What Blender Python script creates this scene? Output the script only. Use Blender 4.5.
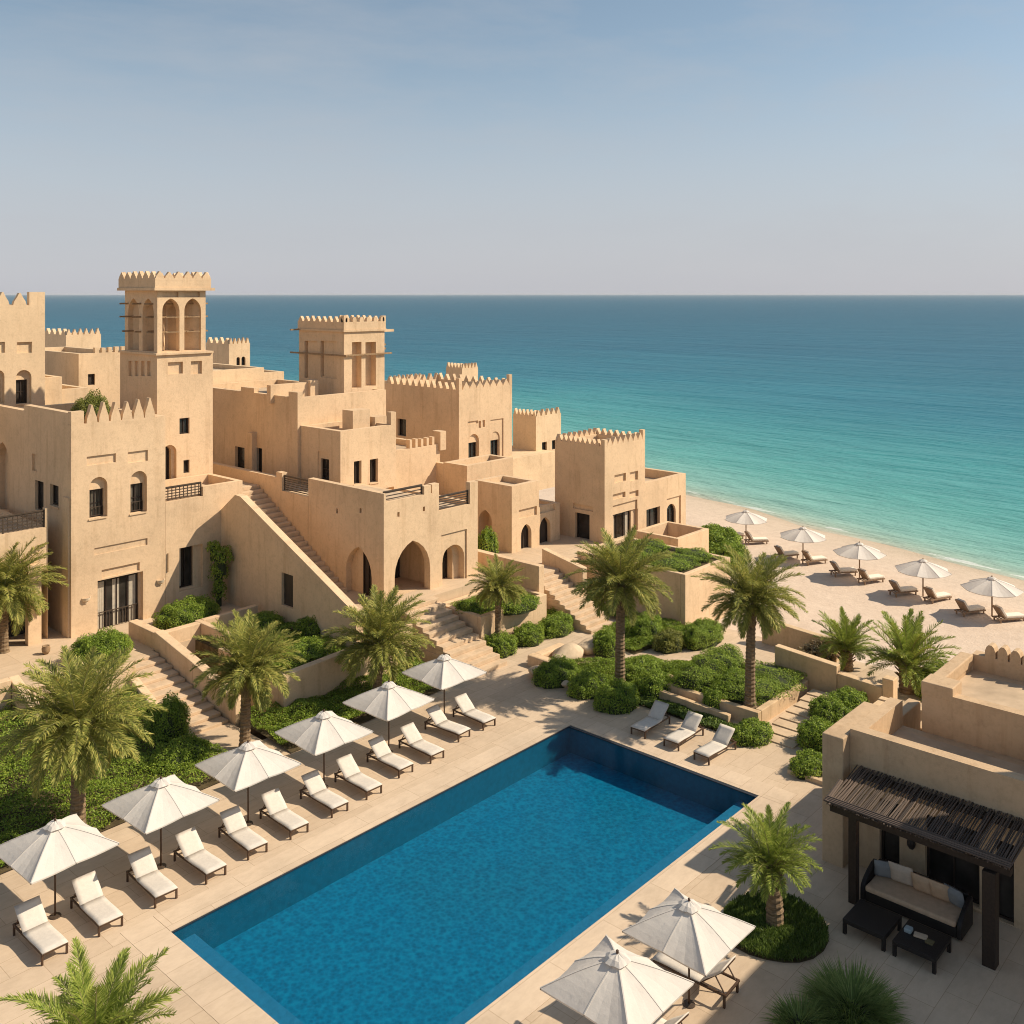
import bpy, bmesh, math, random
import numpy as np
from mathutils import Vector, Matrix

R = math.radians
for o in list(bpy.data.objects):
    bpy.data.objects.remove(o)
scene = bpy.context.scene
COL = scene.collection

# ------------------------------------------------------------------ camera
# World axes follow the buildings: +x runs along the pool towards the sea, +y towards the village.
H = 18.0                       # camera height above the pool deck (z = 0)
FPX, U0, V0 = 987.0, 512.0, 294.0
AZ = R(42.14)
SN, CS = math.sin(AZ), math.cos(AZ)
cd = bpy.data.cameras.new('camera')
cd.sensor_width = 36.0
cd.lens = 36.0 * FPX / 1024.0
cd.shift_y = -(512.0 - V0) / 1024.0
cd.clip_start = 0.5
cd.clip_end = 90000
cam = bpy.data.objects.new('camera', cd)
COL.objects.link(cam)
cam.location = (0, 0, H)
cam.rotation_euler = (R(90), 0, -(R(90) - AZ))
scene.camera = cam

# ------------------------------------------------------------------ light
SUN_EL = R(42)
SUN_H = Vector((0.72, -0.694)).normalized()
SUN_DIR = Vector((SUN_H.x * math.cos(SUN_EL), SUN_H.y * math.cos(SUN_EL), math.sin(SUN_EL)))
w = bpy.data.worlds.new('World')
scene.world = w
w.use_nodes = True
nt = w.node_tree
nt.nodes.clear()
wo = nt.nodes.new('ShaderNodeOutputWorld')
bg = nt.nodes.new('ShaderNodeBackground')
sky = nt.nodes.new('ShaderNodeTexSky')
sky.sky_type = 'NISHITA'
sky.sun_disc = False
sky.sun_elevation = SUN_EL
sky.sun_rotation = math.atan2(SUN_H.x, SUN_H.y)
sky.altitude = 0
sky.air_density = 1.0
sky.dust_density = 0.5
sky.ozone_density = 2.0
# thin high cirrus
tc = nt.nodes.new('ShaderNodeTexCoord')
mp = nt.nodes.new('ShaderNodeMapping')
mp.inputs['Rotation'].default_value = (0, 0, R(-48))
mp.inputs['Scale'].default_value = (1.0, 3.0, 9.0)
ns = nt.nodes.new('ShaderNodeTexNoise')
ns.inputs['Scale'].default_value = 1.6
ns.inputs['Detail'].default_value = 7
ns.inputs['Roughness'].default_value = 0.62
rp = nt.nodes.new('ShaderNodeValToRGB')
rp.color_ramp.elements[0].position = 0.46
rp.color_ramp.elements[1].position = 0.78
mx = nt.nodes.new('ShaderNodeMix')
mx.data_type = 'RGBA'
ml = nt.nodes.new('ShaderNodeMath')
ml.operation = 'MULTIPLY'
ml.inputs[1].default_value = 0.42
hz = nt.nodes.new('ShaderNodeHueSaturation')
hz.inputs['Saturation'].default_value = 0.80
hz.inputs['Hue'].default_value = 0.488
nt.links.new(tc.outputs['Generated'], mp.inputs['Vector'])
nt.links.new(mp.outputs['Vector'], ns.inputs['Vector'])
nt.links.new(ns.outputs['Fac'], rp.inputs['Fac'])
nt.links.new(rp.outputs['Color'], ml.inputs[0])
nt.links.new(ml.outputs[0], mx.inputs['Factor'])
nt.links.new(sky.outputs['Color'], hz.inputs['Color'])
# pale sea haze lying low along the horizon
sx = nt.nodes.new('ShaderNodeSeparateXYZ')
nt.links.new(tc.outputs['Generated'], sx.inputs[0])
mr = nt.nodes.new('ShaderNodeMapRange')
mr.interpolation_type = 'SMOOTHERSTEP'
mr.inputs['From Min'].default_value = 0.30
mr.inputs['From Max'].default_value = -0.02
mr.inputs['To Max'].default_value = 0.84
nt.links.new(sx.outputs['Z'], mr.inputs['Value'])
hm = nt.nodes.new('ShaderNodeMix')
hm.data_type = 'RGBA'
nt.links.new(mr.outputs['Result'], hm.inputs['Factor'])
nt.links.new(hz.outputs['Color'], hm.inputs['A'])
hm.inputs['B'].default_value = (4.85, 4.93, 5.45, 1)
nt.links.new(hm.outputs['Result'], mx.inputs['A'])
mx.inputs['B'].default_value = (4.6, 4.75, 5.1, 1)
nt.links.new(mx.outputs['Result'], bg.inputs['Color'])
bg.inputs['Strength'].default_value = 0.075
nt.links.new(bg.outputs['Background'], wo.inputs['Surface'])

sd = bpy.data.lights.new('sun', 'SUN')
sd.energy = 3.8
sd.angle = R(0.6)
sd.color = (1.0, 0.87, 0.69)
sun = bpy.data.objects.new('sun', sd)
COL.objects.link(sun)
sun.location = (60, -40, 60)
sun.rotation_euler = (-SUN_DIR).to_track_quat('-Z', 'Y').to_euler()

scene.view_settings.view_transform = 'Standard'
scene.view_settings.look = 'None'
scene.view_settings.gamma = 1
scene.view_settings.exposure = 0.55
scene.render.engine = 'CYCLES'
scene.cycles.filter_width = 1.05
scene.cycles.max_bounces = 8
scene.cycles.transparent_max_bounces = 12
scene.cycles.sample_clamp_indirect = 4

# ------------------------------------------------------------------ photo geometry -> world
def P(u, v, z=0.0):
    """world (x, y, z) of the point seen at pixel (u, v) that lies at height z"""
    Y = (H - z) * FPX / (v - V0)
    X = (u - U0) / FPX * Y
    return Vector((SN * X + CS * Y, -CS * X + SN * Y, z))
def fx(u, y):
    """x of pixel column u on the plane y = const"""
    k = (u - U0) / FPX
    Y = y / (-CS * k + SN)
    return SN * k * Y + CS * Y
def fy(u, x):
    k = (u - U0) / FPX
    Y = x / (SN * k + CS)
    return -CS * k * Y + SN * Y
def zz(v, x, y):
    Y = CS * x + SN * y
    return H - (v - V0) * Y / FPX

# ------------------------------------------------------------------ materials
class NT:
    def __init__(s, name):
        s.m = bpy.data.materials.new(name)
        s.m.use_nodes = True
        s.t = s.m.node_tree
        s.b = s.t.nodes['Principled BSDF']
        s.o = s.t.nodes['Material Output']
    def n(s, typ, **kw):
        nd = s.t.nodes.new(typ)
        for k, v in kw.items():
            if k.startswith('i_'):
                nd.inputs[k[2:].replace('_', ' ')].default_value = v
            else:
                setattr(nd, k, v)
        return nd
    def l(s, a, b):
        s.t.links.new(a, b)
    def math(s, op, a, b=None, clamp=False):
        nd = s.n('ShaderNodeMath', operation=op)
        nd.use_clamp = clamp
        for i, q in enumerate((a, b)):
            if q is None: continue
            if hasattr(q, 'links'): s.l(q, nd.inputs[i])
            else: nd.inputs[i].default_value = q
        return nd.outputs[0]
    def mix(s, f, a, b, blend='MIX'):
        nd = s.n('ShaderNodeMix', data_type='RGBA', blend_type=blend)
        for nm, q in (('Factor', f), ('A', a), ('B', b)):
            if hasattr(q, 'links'): s.l(q, nd.inputs[nm])
            elif nm == 'Factor': nd.inputs[nm].default_value = q
            else: nd.inputs[nm].default_value = (*q, 1) if len(q) == 3 else q
        return nd.outputs['Result']
    def ramp(s, f, stops):
        nd = s.n('ShaderNodeValToRGB')
        el = nd.color_ramp.elements
        while len(el) > 1: el.remove(el[-1])
        el[0].position, el[0].color = stops[0][0], (*stops[0][1], 1)
        for p, c in stops[1:]:
            e = el.new(p); e.color = (*c, 1)
        s.l(f, nd.inputs['Fac'])
        return nd.outputs['Color']
    def pos(s, scale=(1, 1, 1), rot=(0, 0, 0), space='world'):
        mp = s.n('ShaderNodeMapping')
        mp.inputs['Scale'].default_value = scale
        mp.inputs['Rotation'].default_value = rot
        if space == 'world':
            g = s.n('ShaderNodeNewGeometry'); s.l(g.outputs['Position'], mp.inputs['Vector'])
        else:
            g = s.n('ShaderNodeTexCoord'); s.l(g.outputs['Object'], mp.inputs['Vector'])
        return mp.outputs['Vector']
    def noise(s, vec, scale, detail=4, rough=0.55):
        nd = s.n('ShaderNodeTexNoise')
        nd.inputs['Scale'].default_value = scale
        nd.inputs['Detail'].default_value = detail
        nd.inputs['Roughness'].default_value = rough
        s.l(vec, nd.inputs['Vector'])
        return nd.outputs['Fac']
    def bump(s, h, strength=0.3, dist=0.05):
        nd = s.n('ShaderNodeBump')
        nd.inputs['Strength'].default_value = strength
        nd.inputs['Distance'].default_value = dist
        s.l(h, nd.inputs['Height'])
        s.l(nd.outputs['Normal'], s.b.inputs['Normal'])
        return nd.outputs['Normal']
    def set(s, **kw):
        for k, v in kw.items():
            nm = k.replace('_', ' ')
            if hasattr(v, 'links'): s.l(v, s.b.inputs[nm])
            else: s.b.inputs[nm].default_value = (*v, 1) if isinstance(v, tuple) and len(v) == 3 else v

def plaster(name, col, dark=0.88):
    s = NT(name)
    p = s.pos()
    big = s.noise(p, 0.35, 5, 0.6)
    streak = s.noise(s.pos((1.6, 1.6, 0.16)), 1.5, 5, 0.65)
    fine = s.noise(p, 9.0, 4, 0.6)
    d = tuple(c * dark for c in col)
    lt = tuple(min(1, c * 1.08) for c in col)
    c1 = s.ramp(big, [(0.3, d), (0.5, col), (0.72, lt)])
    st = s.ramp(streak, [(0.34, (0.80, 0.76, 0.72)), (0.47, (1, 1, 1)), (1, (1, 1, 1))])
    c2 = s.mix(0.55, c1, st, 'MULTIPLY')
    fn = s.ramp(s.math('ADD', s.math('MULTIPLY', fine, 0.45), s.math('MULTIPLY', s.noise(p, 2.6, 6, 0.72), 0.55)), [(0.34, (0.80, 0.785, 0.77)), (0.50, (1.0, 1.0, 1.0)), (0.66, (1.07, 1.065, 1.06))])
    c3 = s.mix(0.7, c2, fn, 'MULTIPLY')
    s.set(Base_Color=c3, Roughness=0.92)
    s.b.inputs['Specular IOR Level'].default_value = 0.15
    hgt = s.math('ADD', s.noise(p, 2.2, 4), s.math('MULTIPLY', s.noise(p, 28, 3), 0.35))
    s.bump(hgt, 0.35, 0.05)
    return s.m

M = {}
M['plaster'] = plaster('sand_plaster', (0.68, 0.49, 0.31))
M['plaster_far'] = plaster('pale_sand_plaster', (0.69, 0.515, 0.33))
M['plaster_wall'] = plaster('garden_wall_plaster', (0.64, 0.46, 0.28), 0.80)
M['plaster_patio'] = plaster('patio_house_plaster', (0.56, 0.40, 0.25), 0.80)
M['coping'] = plaster('pale_coping', (0.70, 0.50, 0.31), 0.85)

def simple(name, col, rough=0.6, metal=0.0, var=0.15, scale=6, bump=0.0, spec=0.4, space='world'):
    s = NT(name)
    f = s.noise(s.pos(space=space), scale, 5, 0.6)
    a = tuple(c * (1 - var) for c in col); b = tuple(min(1, c * (1 + var)) for c in col)
    s.set(Base_Color=s.ramp(f, [(0.3, a), (0.7, b)]), Roughness=rough, Metallic=metal)
    s.b.inputs['Specular IOR Level'].default_value = spec
    if bump: s.bump(f, bump, 0.03)
    return s.m

M['dark_wood'] = simple('dark_stained_wood', (0.030, 0.018, 0.012), 0.55, var=0.35, scale=14)
M['brown_frame'] = simple('brown_frame_wood', (0.075, 0.040, 0.022), 0.5, var=0.3, scale=16)
M['beam_wood'] = simple('weathered_beam_wood', (0.30, 0.19, 0.10), 0.8, var=0.3, scale=10)
M['rail_metal'] = simple('dark_bronze_rail', (0.07, 0.048, 0.032), 0.5, var=0.2)
M['cushion'] = simple('cream_cushion', (0.60, 0.545, 0.475), 0.9, var=0.06, scale=9, bump=0.2, spec=0.1)
M['beach_cushion'] = simple('tan_beach_cushion', (0.80, 0.72, 0.60), 0.9, var=0.08, scale=7, bump=0.2, spec=0.1)
M['beach_wood'] = simple('brown_beach_wood', (0.27, 0.175, 0.105), 0.7, var=0.3)
M['grey_cushion'] = simple('blue_grey_cushion', (0.25, 0.26, 0.265), 0.9, var=0.1, spec=0.1)
M['tan_cushion'] = simple('tan_cushion', (0.56, 0.39, 0.255), 0.9, var=0.1, spec=0.1)
M['oat_cushion'] = simple('oatmeal_cushion', (0.56, 0.47, 0.38), 0.9, var=0.1, spec=0.1)
M['wicker'] = simple('black_wicker', (0.016, 0.012, 0.010), 0.45, var=0.6, scale=60, bump=0.5)
M['lamp_plaster'] = simple('pale_lamp_body', (0.70, 0.58, 0.42), 0.7)
M['curtain'] = simple('pale_curtain', (0.46, 0.40, 0.31), 0.9, var=0.12)
M['blue_tin'] = simple('pale_blue_tin', (0.30, 0.36, 0.37), 0.5)
M['paper'] = simple('tan_paper', (0.48, 0.36, 0.25), 0.8)
M['olive_book'] = simple('olive_cover', (0.14, 0.11, 0.05), 0.7)

s = NT('dark_glass')
s.set(Base_Color=s.ramp(s.noise(s.pos(), 0.8, 3), [(0.35, (0.014, 0.012, 0.010)), (0.7, (0.055, 0.047, 0.040))]), Roughness=0.12)
s.b.inputs['Specular IOR Level'].default_value = 0.35
M['glass'] = s.m
s = NT('curtained_glass')
s.set(Base_Color=s.ramp(s.noise(s.pos((3.5, 3.5, 0.15)), 2.2, 3), [(0.38, (0.03, 0.027, 0.023)), (0.5, (0.11, 0.095, 0.075)), (0.7, (0.20, 0.175, 0.14))]), Roughness=0.12)
s.b.inputs['Specular IOR Level'].default_value = 0.4
M['glass_curtain'] = s.m

s = NT('dark_doorway_timber')
s.set(Base_Color=s.ramp(s.noise(s.pos((8, 8, 0.6)), 2, 4), [(0.3, (0.018, 0.012, 0.008)), (0.7, (0.045, 0.030, 0.020))]), Roughness=0.6)
M['door'] = s.m

# canvas of the parasols: thin white cloth that lets some light through
def canvas(name, col, thru=0.22):
    s = NT(name)
    f = s.noise(s.pos(space='object'), 3.0, 4)
    c = s.ramp(f, [(0.3, tuple(q * 0.93 for q in col)), (0.7, col)])
    s.set(Base_Color=c, Roughness=0.9)
    s.b.inputs['Specular IOR Level'].default_value = 0.1
    s.bump(s.noise(s.pos(space='object'), 5, 3), 0.25, 0.05)
    tr = s.n('ShaderNodeBsdfTranslucent'); s.l(c, tr.inputs['Color'])
    ms = s.n('ShaderNodeMixShader'); ms.inputs['Fac'].default_value = thru
    s.l(s.b.outputs[0], ms.inputs[1]); s.l(tr.outputs[0], ms.inputs[2]); s.l(ms.outputs[0], s.o.inputs['Surface'])
    return s.m
M['canvas'] = canvas('white_canvas', (0.77, 0.715, 0.645))

def leafmat(name, c0, c1, c2, thru=0.32, rough=0.55):
    s = NT(name)
    g = s.n('ShaderNodeNewGeometry')
    clump = s.noise(s.pos(), 1.3, 3)
    f = s.math('ADD', s.math('MULTIPLY', g.outputs['Random Per Island'], 0.65), s.math('MULTIPLY', clump, 0.35))
    c = s.ramp(f, [(0.12, c0), (0.5, c1), (0.88, c2)])
    s.set(Base_Color=c, Roughness=rough)
    s.b.inputs['Specular IOR Level'].default_value = 0.25
    tr = s.n('ShaderNodeBsdfTranslucent'); s.l(c, tr.inputs['Color'])
    ms = s.n('ShaderNodeMixShader'); ms.inputs['Fac'].default_value = thru
    s.l(s.b.outputs[0], ms.inputs[1]); s.l(tr.outputs[0], ms.inputs[2]); s.l(ms.outputs[0], s.o.inputs['Surface'])
    return s.m
M['palm'] = leafmat('palm_leaflet', (0.180, 0.205, 0.042), (0.301, 0.321, 0.071), (0.604, 0.509, 0.138))
M['palm_bright'] = leafmat('bright_palm_leaflet', (0.159, 0.217, 0.033), (0.279, 0.345, 0.059), (0.483, 0.508, 0.111))
M['shrub'] = leafmat('shrub_leaf', (0.113, 0.179, 0.020), (0.213, 0.310, 0.034), (0.413, 0.490, 0.067))
M['shrub_yellow'] = leafmat('yellow_green_leaf', (0.130, 0.156, 0.026), (0.221, 0.234, 0.046), (0.338, 0.325, 0.078))
M['cover'] = leafmat('ground_cover_leaf', (0.112, 0.183, 0.020), (0.214, 0.301, 0.034), (0.388, 0.461, 0.065))
M['grass'] = leafmat('grass_blade', (0.058, 0.099, 0.018), (0.108, 0.165, 0.030), (0.198, 0.264, 0.053))
M['spiky'] = leafmat('spiky_blade', (0.101, 0.151, 0.036), (0.182, 0.254, 0.061), (0.344, 0.405, 0.121))
M['dry_leaf'] = leafmat('dry_frond', (0.20, 0.14, 0.07), (0.30, 0.22, 0.11), (0.42, 0.33, 0.18), 0.15)
M['core'] = simple('dark_filler', (0.03, 0.04, 0.012), 0.9, var=0.4, scale=9)  # darkened leaf tone for the solid filler inside plants
M['stem'] = simple('palm_stalk', (0.26, 0.24, 0.09), 0.7, var=0.2)

s = NT('palm_bark')
p = s.pos((1, 1, 1), space='object')
f = s.noise(s.pos((3, 3, 11), space='object'), 1.6, 4)
s.set(Base_Color=s.ramp(f, [(0.3, (0.10, 0.065, 0.035)), (0.55, (0.23, 0.155, 0.085)), (0.8, (0.34, 0.24, 0.14))]), Roughness=0.9)
s.bump(f, 0.6, 0.05)
M['bark'] = s.m

# paving slabs
def paving(name, col, sx=1.2, sy=0.6, mortar=0.010, rot=0.0):
    s = NT(name)
    v = s.pos(rot=(0, 0, rot))
    br = s.n('ShaderNodeTexBrick')
    br.inputs['Scale'].default_value = 1.0
    br.inputs['Brick Width'].default_value = sx
    br.inputs['Row Height'].default_value = sy
    br.inputs['Mortar Size'].default_value = mortar
    br.inputs['Mortar Smooth'].default_value = 0.3
    br.inputs['Color1'].default_value = (1, 1, 1, 1)
    br.inputs['Color2'].default_value = (0.91, 0.90, 0.89, 1)
    br.inputs['Mortar'].default_value = (0.70, 0.66, 0.62, 1)
    s.l(v, br.inputs['Vector'])
    big = s.noise(s.pos(), 0.28, 6, 0.65)
    mid = s.noise(s.pos((1, 2.2, 1)), 2.3, 5, 0.7)
    c1 = s.ramp(big, [(0.3, tuple(c * 0.84 for c in col)), (0.52, col), (0.75, tuple(c * 1.07 for c in col))])
    c2 = s.mix(1.0, c1, br.outputs['Color'], 'MULTIPLY')
    c3 = s.mix(0.6, c2, s.ramp(mid, [(0.3, (0.84, 0.82, 0.80)), (0.6, (1.02, 1.02, 1.02))]), 'MULTIPLY')
    s.set(Base_Color=c3, Roughness=0.8)
    s.b.inputs['Specular IOR Level'].default_value = 0.2
    s.bump(s.math('ADD', br.outputs['Fac'], s.math('MULTIPLY', mid, -0.6)), -0.25, 0.02)
    return s.m
M['paving'] = paving('sandstone_paving', (0.615, 0.475, 0.335), 1.6, 0.8)
M['pool_coping'] = paving('pool_coping_stone', (0.66, 0.515, 0.37), 2.4, 0.9)
M['path'] = paving('path_stone', (0.62, 0.47, 0.32), 3.0, 2.0)
M['step_stone'] = simple('step_stone', (0.58, 0.43, 0.285), 0.85, var=0.15, scale=2.5, bump=0.2, spec=0.2)
M['roof_floor'] = simple('roof_screed', (0.50, 0.38, 0.26), 0.9, var=0.2, scale=0.9, bump=0.2, spec=0.1)
M['soil'] = simple('planted_soil', (0.10, 0.075, 0.040), 0.95, var=0.4, scale=3, bump=0.4, spec=0.1)
M['rock'] = simple('pale_boulder', (0.58, 0.45, 0.31), 0.9, var=0.2, scale=2, bump=0.4, spec=0.1)

# sand, damp towards the shoreline
SHORE = (80.3, 21.1, 0.30)
def shore_dist(s):
    g = s.n('ShaderNodeNewGeometry'); sp = s.n('ShaderNodeSeparateXYZ'); s.l(g.outputs['Position'], sp.inputs[0])
    a = s.math('MULTIPLY', sp.outputs['Y'], SHORE[2])
    back = s.math('MULTIPLY', s.math('MAXIMUM', s.math('SUBTRACT', sp.outputs['Y'], 130.0), 0.0), 0.75)     # the coast falls back behind the village
    return s.math('ADD', s.math('SUBTRACT', s.math('SUBTRACT', sp.outputs['X'], SHORE[0] - SHORE[2] * SHORE[1]), a), back), sp
s = NT('beach_sand')
d, sp = shore_dist(s)
d2 = s.math('ADD', d, s.math('MULTIPLY', s.math('SUBTRACT', s.noise(s.pos((0.25, 0.06, 1)), 1.2, 3), 0.5), 5.0))
wet = s.ramp(s.math('DIVIDE', s.math('ADD', d2, 12.0), 14.0, True), [(0.2, (0.63, 0.50, 0.385)), (0.72, (0.58, 0.465, 0.35)), (1.0, (0.44, 0.36, 0.26))])
sn = s.noise(s.pos(), 1.3, 6, 0.7)
foot = s.noise(s.pos(), 3.5, 3, 0.6)
c = s.mix(0.8, wet, s.ramp(sn, [(0.3, (0.88, 0.86, 0.84)), (0.65, (1.04, 1.04, 1.04))]), 'MULTIPLY')
s.set(Base_Color=c, Roughness=0.95)
s.b.inputs['Specular IOR Level'].default_value = 0.1
s.bump(s.math('ADD', s.math('MULTIPLY', foot, 0.9), sn), 0.45, 0.10)
M['sand'] = s.m

# sea: colour follows the depth of water over the pale sand, far water deep blue
s = NT('sea_water')
d, sp = shore_dist(s)
warp = s.noise(s.pos((0.012, 0.004, 1)), 1.5, 4, 0.6)
dw = s.math('MULTIPLY', d, s.math('ADD', 0.55, s.math('MULTIPLY', warp, 0.9)))
lg = s.math('DIVIDE', s.math('LOGARITHM', s.math('MAXIMUM', s.math('ADD', dw, 1.0), 1.0), 10.0), 4.0)   # 0..1 : 1 m .. 10 km
col = s.ramp(lg, [(0.0, (0.46, 0.43, 0.32)), (0.10, (0.36, 0.46, 0.36)), (0.20, (0.22, 0.42, 0.355)), (0.32, (0.105, 0.355, 0.325)),
                  (0.42, (0.045, 0.255, 0.275)), (0.50, (0.018, 0.165, 0.222)), (0.60, (0.010, 0.116, 0.178)), (0.75, (0.008, 0.094, 0.150)), (1.0, (0.010, 0.090, 0.142))])
pat = s.noise(s.pos((0.05, 0.012, 1), rot=(0, 0, R(-16))), 1.0, 6, 0.65)
col = s.mix(0.8, col, s.ramp(pat, [(0.3, (0.80, 0.84, 0.86)), (0.7, (1.12, 1.10, 1.08))]), 'MULTIPLY')
# foam lace close to the sand
fo = s.noise(s.pos((0.5, 0.10, 1), rot=(0, 0, R(-16))), 1.6, 5, 0.7)
fmask = s.math('MULTIPLY', s.math('GREATER_THAN', s.math('ADD', fo, s.math('MULTIPLY', s.math('ABSOLUTE', s.math('SUBTRACT', dw, 1.2)), -0.16)), 0.53), 0.6)
col = s.mix(fmask, col, (0.72, 0.72, 0.68))
s.set(Base_Color=col, Roughness=0.34)
s.b.inputs['Specular IOR Level'].default_value = 0.07
w1 = s.noise(s.pos((0.55, 0.16, 1), rot=(0, 0, R(-16))), 1.0, 5, 0.6)
w2 = s.noise(s.pos((0.08, 0.022, 1), rot=(0, 0, R(-16))), 1.0, 3, 0.5)
s.bump(s.math('ADD', w1, s.math('MULTIPLY', w2, 2.5)), 0.9, 0.9)
M['sea'] = s.m

# pool: blue mosaic shell under a thin clear sheet of water
s = NT('pool_mosaic')
br = s.n('ShaderNodeTexVoronoi'); br.inputs['Scale'].default_value = 7.0; s.l(s.pos(), br.inputs['Vector'])
ca = s.noise(s.pos(), 4.2, 5, 0.7)
c = s.ramp(s.math('ADD', s.math('MULTIPLY', br.outputs['Distance'], 0.35), s.math('MULTIPLY', ca, 0.7)), [(0.34, (0.002, 0.118, 0.212)), (0.5, (0.002, 0.162, 0.280)), (0.68, (0.004, 0.222, 0.352))])
s.set(Base_Color=c, Roughness=0.5)
M['mosaic'] = s.m
M['mosaic_wall'] = simple('pool_wall_tile', (0.003, 0.115, 0.185), 0.5, var=0.15, scale=5)
M['mosaic_ledge'] = simple('pool_ledge_tile', (0.045, 0.195, 0.32), 0.5, var=0.12, scale=5)
M['pool_edge'] = simple('dark_pool_edge', (0.03, 0.035, 0.045), 0.5, var=0.2)
s = NT('pool_water')
tr = s.n('ShaderNodeBsdfTransparent'); tr.inputs['Color'].default_value = (0.55, 0.88, 0.94, 1)
gl = s.n('ShaderNodeBsdfGlossy'); gl.inputs['Roughness'].default_value = 0.06
fr = s.n('ShaderNodeFresnel'); fr.inputs['IOR'].default_value = 1.33
ms = s.n('ShaderNodeMixShader')
nb = s.n('ShaderNodeBump'); nb.inputs['Strength'].default_value = 0.16; nb.inputs['Distance'].default_value = 0.03
s.l(s.math('ADD', s.noise(s.pos(), 5.0, 3), s.math('MULTIPLY', s.noise(s.pos(), 14, 3), 0.4)), nb.inputs['Height'])
s.l(nb.outputs['Normal'], gl.inputs['Normal']); s.l(nb.outputs['Normal'], fr.inputs['Normal'])
s.l(s.math('MULTIPLY', fr.outputs[0], 0.38), ms.inputs['Fac']); s.l(tr.outputs[0], ms.inputs[1]); s.l(gl.outputs[0], ms.inputs[2])
s.l(ms.outputs[0], s.o.inputs['Surface'])
M['water'] = s.m

# sea air
s = NT('sea_haze')
s.t.nodes.remove(s.b)
pv = s.n('ShaderNodeVolumePrincipled')
pv.inputs['Color'].default_value = (0.90, 0.93, 0.97, 1)
pv.inputs['Density'].default_value = 4.5e-5
pv.inputs['Anisotropy'].default_value = 0.0
s.l(pv.outputs[0], s.o.inputs['Volume'])
M['haze'] = s.m

# pergola roof canes
s = NT('pergola_cane')
g = s.n('ShaderNodeNewGeometry')
f = s.math('ADD', s.math('MULTIPLY', g.outputs['Random Per Island'], 0.7), s.math('MULTIPLY', s.noise(s.pos(), 5, 4), 0.3))
s.set(Base_Color=s.ramp(f, [(0.2, (0.035, 0.024, 0.018)), (0.8, (0.13, 0.09, 0.066))]), Roughness=0.75)
M['cane'] = s.m

# ------------------------------------------------------------------ mesh helpers
class MB:
    def __init__(s):
        s.v, s.f = [], []
    def add(s, vs, fs):
        b = len(s.v)
        s.v += [tuple(q) for q in vs]
        s.f += [tuple(b + i for i in f) for f in fs]
        return s
    def box(s, x0, x1, y0, y1, z0, z1):
        return s.add([(x0, y0, z0), (x1, y0, z0), (x1, y1, z0), (x0, y1, z0), (x0, y0, z1), (x1, y0, z1), (x1, y1, z1), (x0, y1, z1)],
                     [(0, 3, 2, 1), (4, 5, 6, 7), (0, 1, 5, 4), (1, 2, 6, 5), (2, 3, 7, 6), (3, 0, 4, 7)])
    def obox(s, c, ax, ay, az):
        """box from centre and three half-axis vectors"""
        c, ax, ay, az = map(Vector, (c, ax, ay, az))
        vs = [c + i * ax + j * ay + k * az for k in (-1, 1) for i, j in ((-1, -1), (1, -1), (1, 1), (-1, 1))]
        return s.add(vs, [(0, 3, 2, 1), (4, 5, 6, 7), (0, 1, 5, 4), (1, 2, 6, 5), (2, 3, 7, 6), (3, 0, 4, 7)])
    def bar(s, p, q, wdt, hgt=None, up=(0, 0, 1)):
        p, q = Vector(p), Vector(q)
        d = q - p
        dn = d.normalized()
        u = Vector(up)
        if abs(dn.dot(u)) > 0.95: u = Vector((1, 0, 0))
        sd_ = dn.cross(u).normalized(); u2 = sd_.cross(dn)
        return s.obox((p + q) / 2, sd_ * wdt / 2, d / 2, u2 * (hgt or wdt) / 2)
    def prism(s, poly, O, S, T, N, depth):
        """extrude polygon [(s,t)] lying in plane O + s S + t T along N by depth"""
        O, S, T, N = map(Vector, (O, S, T, N))
        n = len(poly)
        a = [O + S * p[0] + T * p[1] for p in poly]
        b = [q + N * depth for q in a]
        return s.add(a + b, [tuple(range(n))[::-1], tuple(range(n, 2 * n))] + [(i, (i + 1) % n, n + (i + 1) % n, n + i) for i in range(n)])
    def tube(s, pts, rad, n=8):
        pts = [Vector(p) for p in pts]
        rad = rad if isinstance(rad, (list, tuple)) else [rad] * len(pts)
        rings = []
        for i, p in enumerate(pts):
            d = (pts[min(i + 1, len(pts) - 1)] - pts[max(i - 1, 0)]).normalized()
            u = Vector((0, 0, 1)) if abs(d.z) < 0.9 else Vector((1, 0, 0))
            a = d.cross(u).normalized(); b = d.cross(a)
            rings.append([p + (a * math.cos(t) + b * math.sin(t)) * rad[i] for t in [2 * math.pi * k / n for k in range(n)]])
        vs = [q for r in rings for q in r]
        fs = []
        for i in range(len(rings) - 1):
            for k in range(n):
                fs.append((i * n + k, i * n + (k + 1) % n, (i + 1) * n + (k + 1) % n, (i + 1) * n + k))
        fs.append(tuple(range(n))); fs.append(tuple((len(rings) - 1) * n + k for k in range(n))[::-1])
        return s.add(vs, fs)
    def build(s, name, mat, parent=None, smooth=False, recalc=True, bevel=0.0):
        return mk(name, s.v, s.f, mat, parent, smooth, recalc, bevel)

def rootloc(o):
    while o is not None and o.parent is not None: o = o.parent
    return o.location.copy() if o is not None else Vector((0, 0, 0))

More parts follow.
